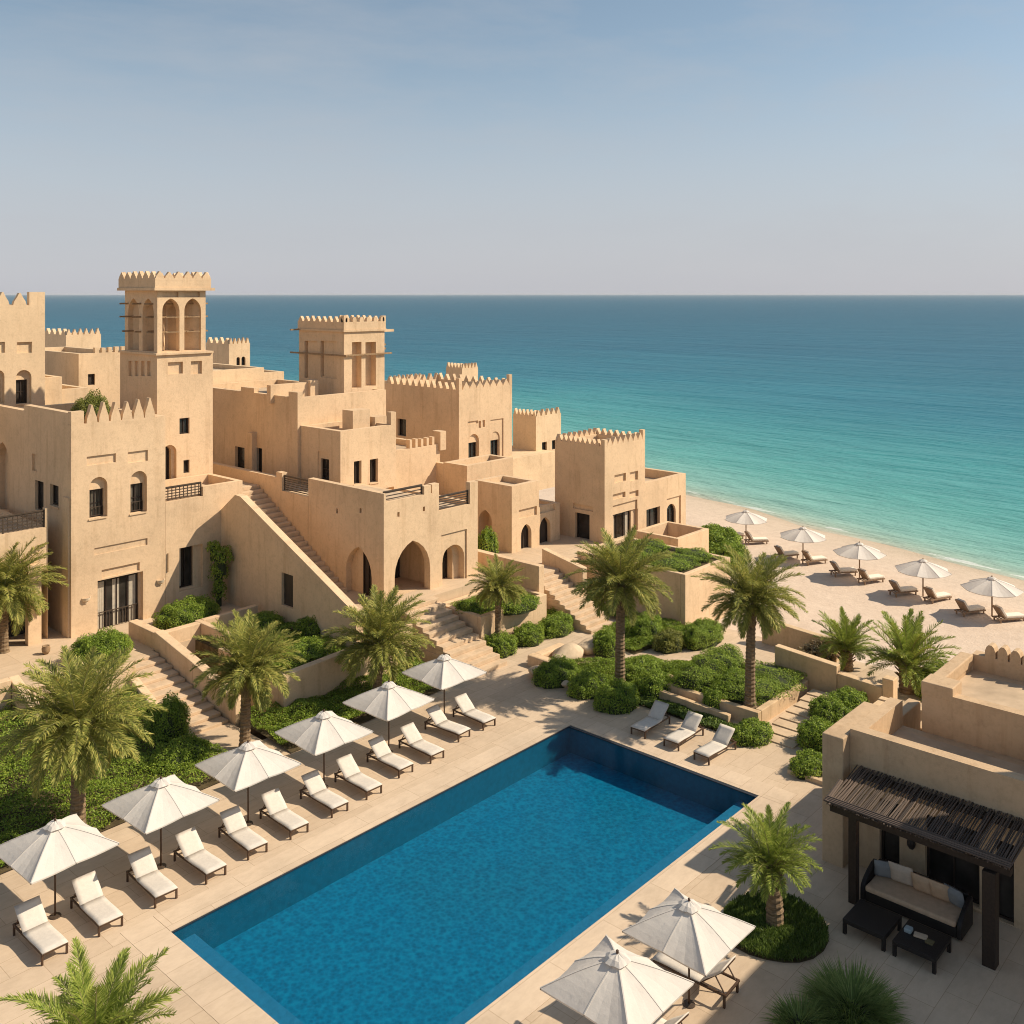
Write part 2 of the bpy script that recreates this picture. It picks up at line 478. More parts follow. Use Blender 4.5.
def mk(name, v, f, mat, parent=None, smooth=False, recalc=True, bevel=0.0):
    off = rootloc(parent)
    me = bpy.data.meshes.new(name)
    me.from_pydata([(a[0] - off.x, a[1] - off.y, a[2] - off.z) for a in v], [], f)
    if recalc or bevel:
        bm = bmesh.new(); bm.from_mesh(me)
        bmesh.ops.recalc_face_normals(bm, faces=bm.faces)
        if bevel:
            bmesh.ops.bevel(bm, geom=list(bm.edges), offset=bevel, segments=2, affect='EDGES', profile=0.5, clamp_overlap=True)
        bm.to_mesh(me); bm.free()
    if smooth or bevel:
        me.polygons.foreach_set('use_smooth', [smooth] * len(me.polygons))
    me.update()
    return link(name, me, mat, parent)

def link(name, me, mat, parent=None):
    if mat is not None:
        me.materials.clear(); me.materials.append(mat if not isinstance(mat, str) else M[mat])
    o = bpy.data.objects.new(name, me)
    COL.objects.link(o)
    if parent is not None: o.parent = parent
    return o

def quads(name, arr, mat, parent=None):
    """arr (n,4,3) -> one mesh of separate quads (leaves)"""
    off = rootloc(parent)
    n = arr.shape[0]
    me = bpy.data.meshes.new(name)
    co = (arr - np.array(off)).reshape(-1, 3).astype(np.float32)
    me.vertices.add(n * 4); me.loops.add(n * 4); me.polygons.add(n)
    me.vertices.foreach_set('co', co.ravel())
    me.loops.foreach_set('vertex_index', np.arange(n * 4, dtype=np.int32))
    me.polygons.foreach_set('loop_start', np.arange(0, n * 4, 4, dtype=np.int32))
    me.polygons.foreach_set('loop_total', np.full(n, 4, dtype=np.int32))
    me.update(calc_edges=True)
    return link(name, me, mat, parent)

def tag(o, label=None, cat=None, group=None, kind=None):
    if label: o['label'] = label
    if cat: o['category'] = cat
    if group: o['group'] = group
    if kind: o['kind'] = kind
    return o
def thing(name, label, cat, loc=(0, 0, 0), group=None):
    o = bpy.data.objects.new(name, None)
    o.empty_display_size = 0.3
    COL.objects.link(o); o.location = loc
    return tag(o, label, cat, group)
def struct(o):
    o['kind'] = 'structure'; return o
KIDS = {}
def copy_tree(o, parent=None):
    c = o.copy(); COL.objects.link(c)
    if parent is not None:
        c.parent = parent
    for ch in list(o.children): copy_tree(ch, c)
    return c

def boolcut(v, f, cv, cf, mat):
    """solid minus cutters, returns a new mesh"""
    def tmp(vv, ff):
        me = bpy.data.meshes.new('tmp'); me.from_pydata(vv, [], ff)
        bm = bmesh.new(); bm.from_mesh(me); bmesh.ops.recalc_face_normals(bm, faces=bm.faces); bm.to_mesh(me); bm.free()
        o = bpy.data.objects.new('tmp', me); COL.objects.link(o); return o
    a, b = tmp(v, f), tmp(cv, cf)
    md = a.modifiers.new('b', 'BOOLEAN'); md.object = b; md.operation = 'DIFFERENCE'; md.solver = 'EXACT'; md.use_self = True
    dg = bpy.context.evaluated_depsgraph_get(); dg.update()
    me = bpy.data.meshes.new_from_object(a.evaluated_get(dg))
    for o in (a, b):
        m_ = o.data; bpy.data.objects.remove(o); bpy.data.meshes.remove(m_)
    return me

def profile(wd, h, kind='rect', n=10):
    """opening outline, s in [-w/2, w/2], t in [0, h], counter-clockwise from bottom left"""
    a = wd / 2
    if kind == 'rect': return [(-a, 0), (a, 0), (a, h), (-a, h)]
    pts = [(-a, 0), (a, 0)]
    if kind == 'arch':
        rise = min(a, h * 0.6)
        for i in range(n + 1):
            t = math.pi * i / n
            pts.append((a * math.cos(t), h - rise + rise * math.sin(t)))
    else:   # pointed: two arcs struck from beyond the centre line
        k = 0.4
        while math.sqrt((1 + k) ** 2 - k * k) * a > h * 0.75 and k > 0.02: k *= 0.6
        r = (1 + k) * a
        spring = h - math.sqrt(r * r - (k * a) ** 2)
        am = math.acos(k / (1 + k))
        m = n // 2
        for i in range(m + 1): pts.append((-k * a + r * math.cos(am * i / m), spring + r * math.sin(am * i / m)))
        for i in range(m - 1, -1, -1): pts.append((k * a - r * math.cos(am * i / m), spring + r * math.sin(am * i / m)))
    return pts

# ------------------------------------------------------------------ buildings
class Face:
    """a wall plane: 'y' = wall looking towards -y (sunny), 'x' = wall looking towards -x (shaded)"""
    def __init__(s, axis, c):
        s.axis, s.c = axis, c
    def frame(s, pos, z):
        if s.axis == 'y': return Vector((pos, s.c, z)), Vector((1, 0, 0)), Vector((0, 0, 1)), Vector((0, -1, 0))
        return Vector((s.c, pos, z)), Vector((0, -1, 0)), Vector((0, 0, 1)), Vector((-1, 0, 0))
    def rect(s, u0, u1, v0, v1):
        """pixel box -> (centre position along the wall, width, z bottom, height)"""
        if s.axis == 'y':
            a, b, m = fx(u0, s.c), fx(u1, s.c), fx((u0 + u1) / 2, s.c)
            zt, zb = zz(v0, m, s.c), zz(v1, m, s.c)
        else:
            a, b, m = fy(u0, s.c), fy(u1, s.c), fy((u0 + u1) / 2, s.c)
            zt, zb = zz(v0, s.c, m), zz(v1, s.c, m)
        return m, abs(b - a), zb, zt - zb

class Building:
    def __init__(s, name, label, cat='building', loc=(0, 0, 0), group=None, mat='plaster'):
        s.root = thing(name, label, cat, loc, group)
        s.mat = mat
        s.boxes, s.later = [], []
    def block(s, x0, x1, y0, y1, z0, z1, rim=0.7, th=0.35, openx=False, openy=False):
        b = dict(x0=x0, x1=x1, y0=y0, y1=y1, z0=z0, z1=z1, cut=MB(), rim=rim, th=th)
        if rim:
            b['cut'].box(x0 + th, x1 - th if not openx else x1 + 0.5, y0 + th, y1 - th if not openy else y1 + 0.5, z1 - rim, z1 + 1.5)
        s.boxes.append(b)
        return b
    def face(s, b, axis):
        return Face(axis, b['y0'] if axis == 'y' else b['x0'])
    def hole(s, b, axis, px, kind='rect', depth=0.3, world=None, cut=True):
        """cut a recess; px = pixel box, or world = (pos, width, z, height)"""
        F = s.face(b, axis)
        m, wd, z, h = world or F.rect(*px)
        O, S, T, N = F.frame(m, z)
        if cut: b['cut'].prism(profile(wd, h, kind), O + N * 0.05, S, T, -N, depth + 0.05)
        return F, m, wd, z, h
    def panel(s, b, axis, px, depth=0.09, world=None):
        s.hole(b, axis, px, 'rect', depth, world)
    def window(s, b, axis, px, kind='rect', depth=0.28, mull=(1, 1), name='window', curtains=0, sill=True, balustrade=False, glass='glass', frame='dark_wood', world=None, fw=0.07, cut=True):
        F, m, wd, z, h = s.hole(b, axis, px, kind, depth, world, cut)
        O, S, T, N = F.frame(m, z)
        O = O - N * depth
        def go():
            pr = profile(wd - 0.01, h - 0.01, kind)
            cx, cz = 0, h / 2
            mb = MB()
            n = len(pr)
            inner = [((q[0]) * (1 - 2 * fw / wd), cz + (q[1] - cz) * (1 - 2 * fw / h)) for q in pr]
            for i in range(n):
                j = (i + 1) % n
                mb.prism([pr[i], pr[j], inner[j], inner[i]], O + N * 0.004, S, T, N, 0.09)
            top = h - fw * 1.2 if kind == 'rect' else h * 0.80
            for k in range(1, mull[0] + 1):
                c = -wd / 2 + wd * k / (mull[0] + 1)
                mb.prism([(c - 0.025, fw), (c + 0.025, fw), (c + 0.025, top), (c - 0.025, top)], O + N * 0.004, S, T, N, 0.07)
            for k in range(1, mull[1] + 1):
                c = h * k / (mull[1] + 1) if kind == 'rect' else h * 0.62 * k / mull[1]
                mb.prism([(-wd / 2 + fw, c - 0.022), (wd / 2 - fw, c - 0.022), (wd / 2 - fw, c + 0.022), (-wd / 2 + fw, c + 0.022)], O + N * 0.006, S, T, N, 0.06)
            fr = mb.build(name, frame, s.root)
            MB().prism(inner, O + N * 0.006, S, T, N, 0.02).build('pane', glass, fr)
            if curtains:
                rs = random.Random(int(m * 100))
                for k in range(curtains):
                    c = MB()
                    w0 = wd * 0.16
                    base = -wd / 2 + fw + 0.03 if k == 0 else (wd / 2 - fw - 0.03 - w0 if k == 1 else -w0 * 0.6)
                    nseg = 7
                    pts = [(base + w0 * i / nseg, 0.03 + 0.012 * (i % 2)) for i in range(nseg + 1)]
                    vs, fs = [], []
                    for (ss, dd) in pts:
                        vs.append(O + S * ss + T * (fw + 0.02) + N * dd); vs.append(O + S * ss + T * (top - 0.03) + N * dd)
                    for i in range(nseg): fs.append((2 * i, 2 * i + 2, 2 * i + 3, 2 * i + 1))
                    c.add(vs, fs)
                    c.build('curtain', 'curtain', fr, recalc=False)
            if balustrade:
                c = MB()
                hh = min(0.95, h * 0.36)
                e = O + N * 0.16
                c.bar(e + S * (-wd / 2 + 0.03) + T * hh, e + S * (wd / 2 - 0.03) + T * hh, 0.04)
                c.bar(e + S * (-wd / 2 + 0.03) + T * 0.08, e + S * (wd / 2 - 0.03) + T * 0.08, 0.03)
                nb_ = max(5, int(wd / 0.16))
                for i in range(nb_ + 1):
                    q = e + S * (-wd / 2 + 0.03 + (wd - 0.06) * i / nb_)
                    c.bar(q + T * 0.08, q + T * hh, 0.025)
                c.build('balustrade', 'rail_metal', fr)
            if sill:
                c = MB()
                e = O + N * (depth + 0.0)
                c.prism([(-wd / 2 - 0.06, -0.07), (wd / 2 + 0.06, -0.07), (wd / 2 + 0.06, -0.004), (-wd / 2 - 0.06, -0.004)], e + N * 0.003, S, T, N, 0.05)
                c.build('sill', 'coping', fr)
        s.later.append(go)
    def door(s, b, axis, px, kind='rect', depth=0.3, name='door', world=None, cut=True):
        s.window(b, axis, px, kind, depth, (1, 0), name, sill=False, glass='door', world=world, cut=cut)
    def teeth(s, p0, p1, z, n, h=0.6, wfrac=0.86, th=0.26, name='crenellation', shape='point', inset=0.0):
        """row of n merlons from p0 to p1 (xy), standing at height z"""
        p0, p1 = Vector((*p0, 0)), Vector((*p1, 0))
        d = (p1 - p0); L = d.length; d.normalize()
        N = Vector((d.y, -d.x, 0))
        pitch = L / n
        mb = MB()
        rs = random.Random(int((p0.x * 7 + p0.y * 13 + z) * 50))
        top = []
        for i in range(n):
            a = pitch * wfrac / 2 * rs.uniform(0.94, 1.03)
            hh = h * rs.uniform(0.92, 1.06)
            c = pitch * (i + 0.5)
            if shape == 'point':
                poly = [(-a, 0.0), (-a * 0.86, hh * 0.30), (-a * 0.42, hh * 0.66), (-a * 0.10, hh), (a * 0.10, hh), (a * 0.42, hh * 0.66), (a * 0.86, hh * 0.30), (a, 0.0)]
            elif shape == 'round':
                poly = [(-a, 0), (-a, hh * 0.5), (-a * 0.72, hh * 0.82), (-a * 0.3, hh), (a * 0.3, hh), (a * 0.72, hh * 0.82), (a, hh * 0.5), (a, 0)]
            else:
                poly = [(-a, 0), (-a, hh), (a, hh), (a, 0)]
            top += [(c + q[0], q[1] + 0.004) for q in poly]
        outline = [(0.002, -0.12), (L - 0.002, -0.12), (L - 0.002, 0.004)] + top[::-1] + [(0.002, 0.004)]
        mb.prism(outline, p0 + Vector((0, 0, z)) + N * 0.003, d, (0, 0, 1), -N, th)
        mb.build(name, s.mat, s.root)
    def rail(s, p0, p1, z, h=0.9, bars=6, name='balcony_rail', lattice=False):
        p0, p1 = Vector((*p0, z)), Vector((*p1, z))
        mb = MB()
        up = Vector((0, 0, 1))
        L = (p1 - p0).length
        npost = max(2, int(L / 1.4) + 1)
        for i in range(npost):
            q = p0.lerp(p1, i / (npost - 1))
            mb.bar(q, q + up * h, 0.06)
        mb.bar(p0 + up * h, p1 + up * h, 0.09, 0.06)
        for i in range(bars):
            zz_ = h * (i + 0.6) / bars
            if zz_ < h - 0.04: mb.bar(p0 + up * zz_, p1 + up * zz_, 0.045)
        if lattice:
            n = int(L / 0.22)
            for i in range(n):
                q = p0.lerp(p1, (i + 0.5) / n)
                mb.bar(q + up * 0.05, q + up * (h - 0.03), 0.04)
        mb.build(name, 'rail_metal', s.root)
    def extra(s, mb, name, mat=None, bevel=0.0):
        return mb.build(name, mat or s.mat, s.root, bevel=bevel)
    def finish(s, names=None):
        off = s.root.location
        for i, b in enumerate(s.boxes):
            mb = MB().box(b['x0'], b['x1'], b['y0'], b['y1'], b['z0'], b['z1'])
            if b['cut'].v:
                me = boolcut(mb.v, mb.f, b['cut'].v, b['cut'].f, s.mat)
                me.transform(Matrix.Translation(-off))
                o = link((names or {}).get(i, 'wall'), me, s.mat, s.root)
            else:
                o = mb.build((names or {}).get(i, 'wall'), s.mat, s.root)
            if b['rim']:
                th = b['th']
                MB().box(b['x0'] + th + .003, b['x1'] - th - .003, b['y0'] + th + .003, b['y1'] - th - .003, b['z1'] - b['rim'] - 0.1, b['z1'] - b['rim'] + 0.012).build('roof', 'roof_floor', s.root)
        for g in s.later: g()
        return s.root

# ============================================================ SETTING
# sea and beach
def sea_mesh():
    mb = MB()
    e = 25000.0
    mb.add([(-e, -e, -3.5), (e, -e, -3.5), (e, e, -3.5), (-e, e, -3.5)], [(0, 1, 2, 3)])
    return struct(mb.build('sea', 'sea', recalc=False))
sea_mesh()
hz_o = MB().box(-26000, 26000, -26000, 26000, -8.0, 24.0).build('haze', 'haze')
tag(hz_o, 'thin pale sea haze over the whole resort and the water', kind='stuff')
def beach_mesh():
    xs = list(np.linspace(46, 130, 85)); ys = list(np.linspace(-60, 420, 161))
    rs = np.random.RandomState(4)
    vs, fs = [], []
    for j, y in enumerate(ys):
        for i, x in enumerate(xs):
            coast = SHORE[2] * (y - SHORE[1]) - 0.75 * max(0.0, y - 130.0)
            sx = SHORE[0] + coast
            t = min(1, max(0, (x - 46) / 9.0)); t = t * t * (3 - 2 * t)
            xx = x + coast * min(1, max(0, (x - 46) / 34.0))   # the strip follows the coast
            d = xx - sx
            z = -0.35 - 2.55 * t
            z += 0.10 * math.sin(xx * 0.35 + 1.7 * math.sin(y * 0.11)) * (0.2 + t) * (1 if d < -8 else 0.3)
            if d > -9: z = min(z, -2.9 - (d + 9) * 0.066 + 0.05 * math.sin(y * 0.35) * math.sin(y * 0.083 + 1))
            vs.append((xx, y, z))
    n = len(xs)
    for j in range(len(ys) - 1):
        for i in range(n - 1):
            a = j * n + i
            fs.append((a, a + 1, a + n + 1, a + n))
    o = mk('beach', vs, fs, 'sand', None, True, True)
    for p in o.data.polygons: p.use_smooth = True
    return struct(o)
beach_mesh()
# sandy ground under and behind the village
gm = MB()
for (a, b, c, d) in ((-160, 13.8, -80, 200), (32.6, 46.02, -80, 170), (13.8, 32.6, -80, 16.8), (13.8, 32.6, 26.3, 180)): gm.box(a, b, c, d, -6, -0.36)
struct(gm.build('ground', 'soil'))
struct(MB().add([(-160, 75, -0.2), (62, 75, -0.2), (84, 130, -0.2), (-60, 330, -0.2), (-160, 420, -0.2)], [(0, 1, 2, 3, 4)]).build('sandy_ground', 'sand', recalc=False))

# pool
PX0, PX1, PY0, PY1 = 14.2, 32.2, 17.2, 25.85
def deck():
    mb = MB()
    x0, x1, y0, y1 = -18, 47.2, -14, 34.2
    b = 1.0   # coping width
    ax0, ax1, ay0, ay1 = PX0 - b, PX1 + b, PY0 - b, PY1 + b
    zb = -0.34
    for (a, c, d, e) in ((x0, ax0, y0, y1), (ax1, x1, y0, y1), (ax0, ax1, y0, ay0), (ax0, ax1, ay1, y1)):
        mb.box(a, c, d, e, zb, 0.0)
    struct(mb.build('pool_deck', 'paving'))
    mb = MB()
    for (a, c, d, e) in ((ax0, PX0, ay0, ay1), (PX1, ax1, ay0, ay1), (PX0, PX1, ay0, PY0), (PX0, PX1, PY1, ay1)):
        mb.box(a + .006, c - .006, d + .006, e - .006, -0.048, 0.004)
    struct(mb.build('pool_coping', 'pool_coping'))
    # shell
    D = -1.15
    mb = MB().box(PX0 - .3, PX1 + .3, PY0 - .3, PY1 + .3, D - 0.2, D)
    struct(mb.build('pool_floor', 'mosaic'))
    mb = MB()
    mb.box(PX0 - .05, PX0, PY0 - .05, PY1 + .05, D, -0.05); mb.box(PX1, PX1 + .05, PY0 - .05, PY1 + .05, D, -0.05)
    mb.box(PX0, PX1, PY0 - .05, PY0, D, -0.05); mb.box(PX0, PX1, PY1, PY1 + .05, D, -0.05)
    struct(mb.build('pool_wall', 'mosaic_wall'))
    mb = MB()
    mb.box(PX0 + .002, PX1 - .002, PY0 + .002, PY0 + 0.75, D + .002, -0.42)
    mb.box(PX0 + .002, PX0 + 0.75, PY0 + 0.752, PY1 - .002, D + .002, -0.42)
    struct(mb.build('pool_ledge', 'mosaic_ledge'))
    mb = MB()
    mb.box(PX1 - 0.13, PX1 - .003, PY0 + .003, PY1 - .003, -0.055, -0.015); mb.box(PX0 + .003, PX1 - 0.132, PY1 - 0.035, PY1 - .003, -0.055, -0.015)
    struct(mb.build('pool_edge', 'pool_edge'))
    mb = MB().add([(PX0, PY0, -0.045), (PX1, PY0, -0.045), (PX1, PY1, -0.045), (PX0, PY1, -0.045)], [(0, 1, 2, 3)])
    struct(mb.build('pool_water', 'water', recalc=False))
deck()

# terraces the village stands on
struct(MB().box(-30, 29.1, 43.0, 75, -0.4, 1.5).build('terrace', 'path'))
struct(MB().box(29.1, 41.0, 37.5, 75, -0.4, 2.3).build('terrace', 'path'))
struct(MB().box(41.0, 52.5, 36.2, 75, -0.4, 2.296).build('terrace', 'path'))
struct(MB().box(52.5, 60, 38.5, 75, -0.6, 0.9).build('terrace', 'path'))
struct(MB().box(24.9, 29.1, 35.8, 43.0, -0.4, 1.42).build('garden_bed', 'soil'))
struct(MB().box(29.1, 32.6, 36.2, 37.5, -0.4, 1.42).build('garden_bed', 'soil'))

def stairs(name, x0, x1, y0, y1, z0, z1, n, axis='y', mat='step_stone', flip=False):
    mb = MB()
    for i in range(n):
        t0 = i / n
        zt = z0 + (z1 - z0) * (i + 1) / n
        j = random.Random(i * 3 + int(x0 * 7)).uniform(-0.03, 0.03)
        if axis == 'y':
            mb.box(x0 + j, x1 + j, y0 + (y1 - y0) * t0, y1, z0 - 0.3 if i == 0 else z0 + (z1 - z0) * i / n + .002, zt)
        else:
            a, b = x0 + (x1 - x0) * t0, x1
            mb.box(a, b, y0 + j, y1 + j, z0 - 0.3 if i == 0 else z0 + (z1 - z0) * i / n + .002, zt)
    return struct(mb.build(name, mat, bevel=0.015))
stairs('garden_steps', 20.9, 22.75, 36.6, 43.0, 0.0, 1.5, 11)
stairs('garden_steps', 32.85, 35.35, 32.3, 37.5, 0.0, 2.3, 11)
stairs('garden_steps', 41.5, 43.6, 31.9, 36.2, 0.0, 2.3, 12)
stairs('garden_steps', 36.4, 41.6, 17.95, 19.55, 0.0, 0.42, 8, axis='x')
stairs('garden_steps', 16.9, 18.6, 40.6, 43.0, 0.6, 1.5, 6)
struct(MB().box(20.9, 22.75, 32.2, 36.6, -0.3, 0.016).build('path', 'path'))

# ---------------------------------------------------------------- garden walls and planters
def wall_thing(label, pieces, name='garden_wall', cat='wall', mat='plaster_wall', bevel=0.03, group=None):
    """pieces: list of (x0,x1,y0,y1,z0,z1 or (zA,zB) sloping along the longer side)"""
    body = MB()
    for p in pieces:
        x0, x1, y0, y1, z0, z1 = p
        if isinstance(z1, tuple):
            a, b = z1
            if x1 - x0 > y1 - y0: zs = (a, b, b, a)
            else: zs = (a, a, b, b)
        else: zs = (z1,) * 4
        xy = [(x0, y0), (x1, y0), (x1, y1), (x0, y1)]
        body.add([(q[0], q[1], z0) for q in xy] + [(q[0], q[1], zz_) for q, zz_ in zip(xy, zs)],
                 [(0, 3, 2, 1), (4, 5, 6, 7), (0, 1, 5, 4), (1, 2, 6, 5), (2, 3, 7, 6), (3, 0, 4, 7)])
    return tag(body.build(name, mat, bevel=bevel), label, cat, group)
def ring(x0, x1, y0, y1, z0, z1, t=0.25):
    return [(x0, x1, y0, y0 + t, z0, z1), (x0, x1, y1 - t, y1, z0, z1), (x0, x0 + t, y0 + t + .002, y1 - t - .002, z0, z1), (x1 - t, x1, y0 + t + .002, y1 - t - .002, z0, z1)]

wall_thing('tall sandy retaining wall streaked with palm shadows behind the low green bed', [(24.6, 30.2, 35.35, 35.75, -0.2, (1.75, 1.95)), (24.6, 24.9, 35.76, 40.5, -0.2, 1.7)], mat='plaster')
wall_thing('sloping side wall along the right of the steps below the villa door', [(22.8, 23.25, 36.2, 39.6, -0.2, (1.0, 1.75)), (22.8, 23.25, 39.62, 43.0, -0.2, (1.75, 2.35))], mat='plaster')
wall_thing('short parapet at the top of the steps beside the round door shrub', [(22.85, 23.3, 43.02, 45.6, 1.3, 2.25), (23.32, 25.2, 43.02, 43.4, 1.3, 2.15)], mat='plaster')
wall_thing('raised planter wall around the clipped shrub left of the villa steps', [(19.1, 19.42, 40.9, 44.4, -0.2, 1.95), (19.44, 20.86, 40.9, 41.2, -0.2, 1.95), (20.5, 20.86, 37.9, 40.88, -0.2, (0.45, 1.45))], 'planter', 'planter', mat='plaster')
struct(MB().box(19.4, 20.88, 41.2, 42.998, -0.2, 1.495).build('terrace', 'path'))
wall_thing('stepped wall at the left end of the upper terrace beside small steps', [(16.35, 16.75, 40.2, 43.0, -0.2, (1.3, 2.1)), (8.0, 16.33, 42.6, 43.0, -0.2, 2.1)], mat='plaster')
wall_thing('curved low wall in front of the dark door in the stair wall', [(25.2, 25.5, 40.8, 43.6, 1.2, 2.15), (25.52, 28.6, 43.3, 43.6, 1.2, 2.15)], mat='plaster')
wall_thing('small parapet at the foot of the villa stairs behind the palm', [(29.3, 32.5, 35.95, 36.25, -0.2, 1.9)], mat='plaster')
wall_thing('tall thin wall at the left of the upper garden steps', [(40.75, 41.2, 34.9, 40.2, -0.2, 3.2)], mat='plaster')
wall_thing('lower wall at the right of the upper garden steps', [(43.7, 44.1, 34.2, 37.2, -0.2, (2.6, 3.2))], mat='plaster')
wall_thing('raised planter holding a small palm beside the arcade steps', ring(35.6, 40.7, 34.3, 37.45, -0.2, 1.83, 0.28), 'planter', 'planter', mat='plaster')
struct(MB().box(35.9, 40.4, 34.6, 37.15, -0.2, 1.62).build('garden_bed', 'soil'))
wall_thing('square high planter with a hedge below the beachside house', ring(45.6, 50.4, 28.7, 36.1, -0.4, 2.9, 0.28), 'planter', 'planter', mat='plaster')
struct(MB().box(45.9, 50.1, 29.0, 35.8, -0.4, 2.7).build('garden_bed', 'soil'))
wall_thing('walled court with a hollow top next to the beach shrubs', ring(51.3, 54.9, 32.8, 36.0, -1.5, 3.1, 0.28), 'garden_wall', 'wall', mat='plaster')
wall_thing('retaining wall under the courtyard behind the tallest palm', [(44.12, 45.58, 35.8, 36.18, -0.2, 2.55)], mat='plaster')
wall_thing('low planter box under the tall palm by the three loungers', [(37.2, 37.5, 19.9, 24.4, -0.2, 0.62), (37.52, 41.9, 19.9, 20.2, -0.2, 0.62), (41.6, 41.9, 20.22, 24.4, -0.2, 0.62)], 'planter', 'planter')
struct(MB().box(37.5, 41.6, 20.2, 24.4, -0.2, 0.5).build('garden_bed', 'soil'))
wall_thing('low front kerb wall stepping down towards the three loungers', [(36.7, 36.95, 21.0, 25.2, -0.1, (0.35, 0.5)), (36.97, 38.6, 24.9, 25.2, -0.1, 0.5)])
wall_thing('long stepped wall between the garden steps and the two beach palms', [(41.95, 42.35, 16.6, 18.6, -0.3, (1.15, 1.25)), (41.95, 42.35, 18.62, 21.6, -0.3, (1.55, 1.75)), (41.9, 42.4, 16.1, 16.58, -0.3, 1.6)])
wall_thing('detached shaded wall at the edge of the sand above the beach path', [(46.4, 46.8, 20.6, 24.6, -0.8, (1.0, 1.25))])
wall_thing('low kerb along the flower bed beside the wide pale steps', [(34.4, 34.6, 14.6, 17.2, -0.1, 0.16), (34.62, 36.0, 17.0, 17.2, -0.1, 0.16)])
wall_thing('small sunken court wall beside the patio house', [(40.5, 40.85, 13.7, 16.2, -0.3, 1.25), (36.6, 40.48, 15.9, 16.2, -0.3, 1.2)])
wall_thing('broken pale curb stones by the bed at the foot of the steps', [(36.0, 36.5, 30.2, 31.6, -0.1, 0.5), (36.6, 38.6, 31.2, 31.7, -0.1, 0.42)], mat='coping', bevel=0.08)

# ============================================================ VILLAGE
# ---- villa with the glazed door (front left)
YA, XA = 47.4, 20.9
B = Building('villa', 'three storey sandy villa with a curtained glass door and pointed roof teeth', loc=(XA, YA, 1.5))
a1 = B.block(XA, 25.75, YA, 57.0, 1.0, 11.72, rim=0.9)
a2 = B.block(25.76, 30.3, YA, 50.75, 1.0, 7.75, rim=0.5, th=0.3)
xr0, xr1 = fx(163, YA), fx(203, YA)
a2['cut'].box(xr0, xr1, YA - 0.5, YA + 0.6, 7.249, 8.5)
a2['cut'].box(25.0, 26.4, YA + 0.3, 50.9, 7.249, 8.5)
B.panel(a1, 'y', (87, 116, 455, 464)); B.panel(a1, 'y', (128, 148, 451, 462))
for (u0, u1, v0, v1, ut0, ut1, vt0) in ((89.5, 107.5, 477, 518, 89.5, 105, 489), (130.5, 147, 471, 513, 130.5, 143.5, 484)):
    F, m, wd, z, h = B.hole(a1, 'y', (u0, u1, v0, v1), 'arch', 0.22)
    B.window(a1, 'y', None, 'rect', 0.42, (1, 1), balustrade=True, glass='glass_curtain', world=(m - 0.04, wd * 0.9, z + 0.02, h * 0.68))
B.panel(a1, 'y', (95, 148, 543, 550), 0.07)
B.panel(a1, 'y', (102, 140, 566, 574.5), 0.10)
B.hole(a1, 'y', (98, 143.5, 576, 628), 'rect', 0.22)
B.window(a1, 'y', (98.5, 141, 577.5, 627.4), 'rect', 0.40, (3, 0), name='glass_door', curtains=3, balustrade=True, sill=False)
B.hole(a2, 'y', (179.5, 203, 546, 589), 'rect', 0.20)
B.window(a2, 'y', (180.5, 195, 547, 588), 'rect', 0.42, (1, 0), curtains=1, sill=False)
# shaded side wall
B.hole(a1, 'x', (-4, 9, 442, 512), 'pointed', 0.45)
B.window(a1, 'x', (35, 43.5, 481, 511), 'rect', 0.25, (0, 0), sill=False)
B.window(a1, 'x', (50, 58.5, 485, 506), 'rect', 0.25, (0, 0))
B.panel(a1, 'x', (32, 37, 454, 471), 0.12)
# roof edge
zt = 11.72
B.extra(MB().box(XA, fx(84, YA), YA + .003, YA + 0.36, zt - .02, zt + 0.62), 'parapet')
B.extra(MB().box(XA + .003, XA + 0.36, YA + 0.37, YA + 5.5, zt - .02, zt + 0.55), 'parapet')
B.extra(MB().box(XA + .003, XA + 0.36, YA + 5.51, YA + 9.59, zt - .02, zt + 0.25), 'parapet')
B.teeth((fx(86, YA), YA), (fx(155.5, YA), YA), zt, 6, 0.95, 0.92, 0.3)
B.rail((xr0 + 0.05, YA + 0.2), (xr1 - 0.02, YA + 0.2), 7.25, 0.72, 5, lattice=True)
# wall lamps: half bowls throwing light up
for (u, v) in ((86, 599), (160.5, 581)):
    x = fx(u, YA); z = zz(v, x, YA)
    mb = MB()
    n, vs, fs = 9, [], []
    for j, (rr, hh) in enumerate(((0.06, -0.16), (0.17, -0.06), (0.22, 0.08), (0.19, 0.08), (0.12, -0.02))):
        for k in range(n):
            t = math.pi * k / (n - 1)
            vs.append((x + rr * math.cos(t), YA - rr * math.sin(t) - 0.002, z + hh))
    for j in range(4):
        for k in range(n - 1):
            fs.append((j * n + k, j * n + k + 1, (j + 1) * n + k + 1, (j + 1) * n + k))
    mb.add(vs, fs)
    mb.box(x - 0.05, x + 0.05, YA - 0.06, YA + .01, z - 0.2, z - 0.05)
    B.extra(mb, 'wall_lamp', 'lamp_plaster')
# drip spouts
for (u, v) in ((167.5, 562),):
    x = fx(u, YA); z = zz(v, x, YA)
    B.extra(MB().box(x - 0.03, x + 0.03, YA - 0.05, YA + 0.01, z - 0.5, z + 0.45), 'downpipe', 'beam_wood')
# pilaster on the shaded side
B.extra(MB().box(XA - 0.10, XA + 0.05, YA + 0.12, YA + 0.75, 1.0, 8.2), 'pilaster')
B.finish()

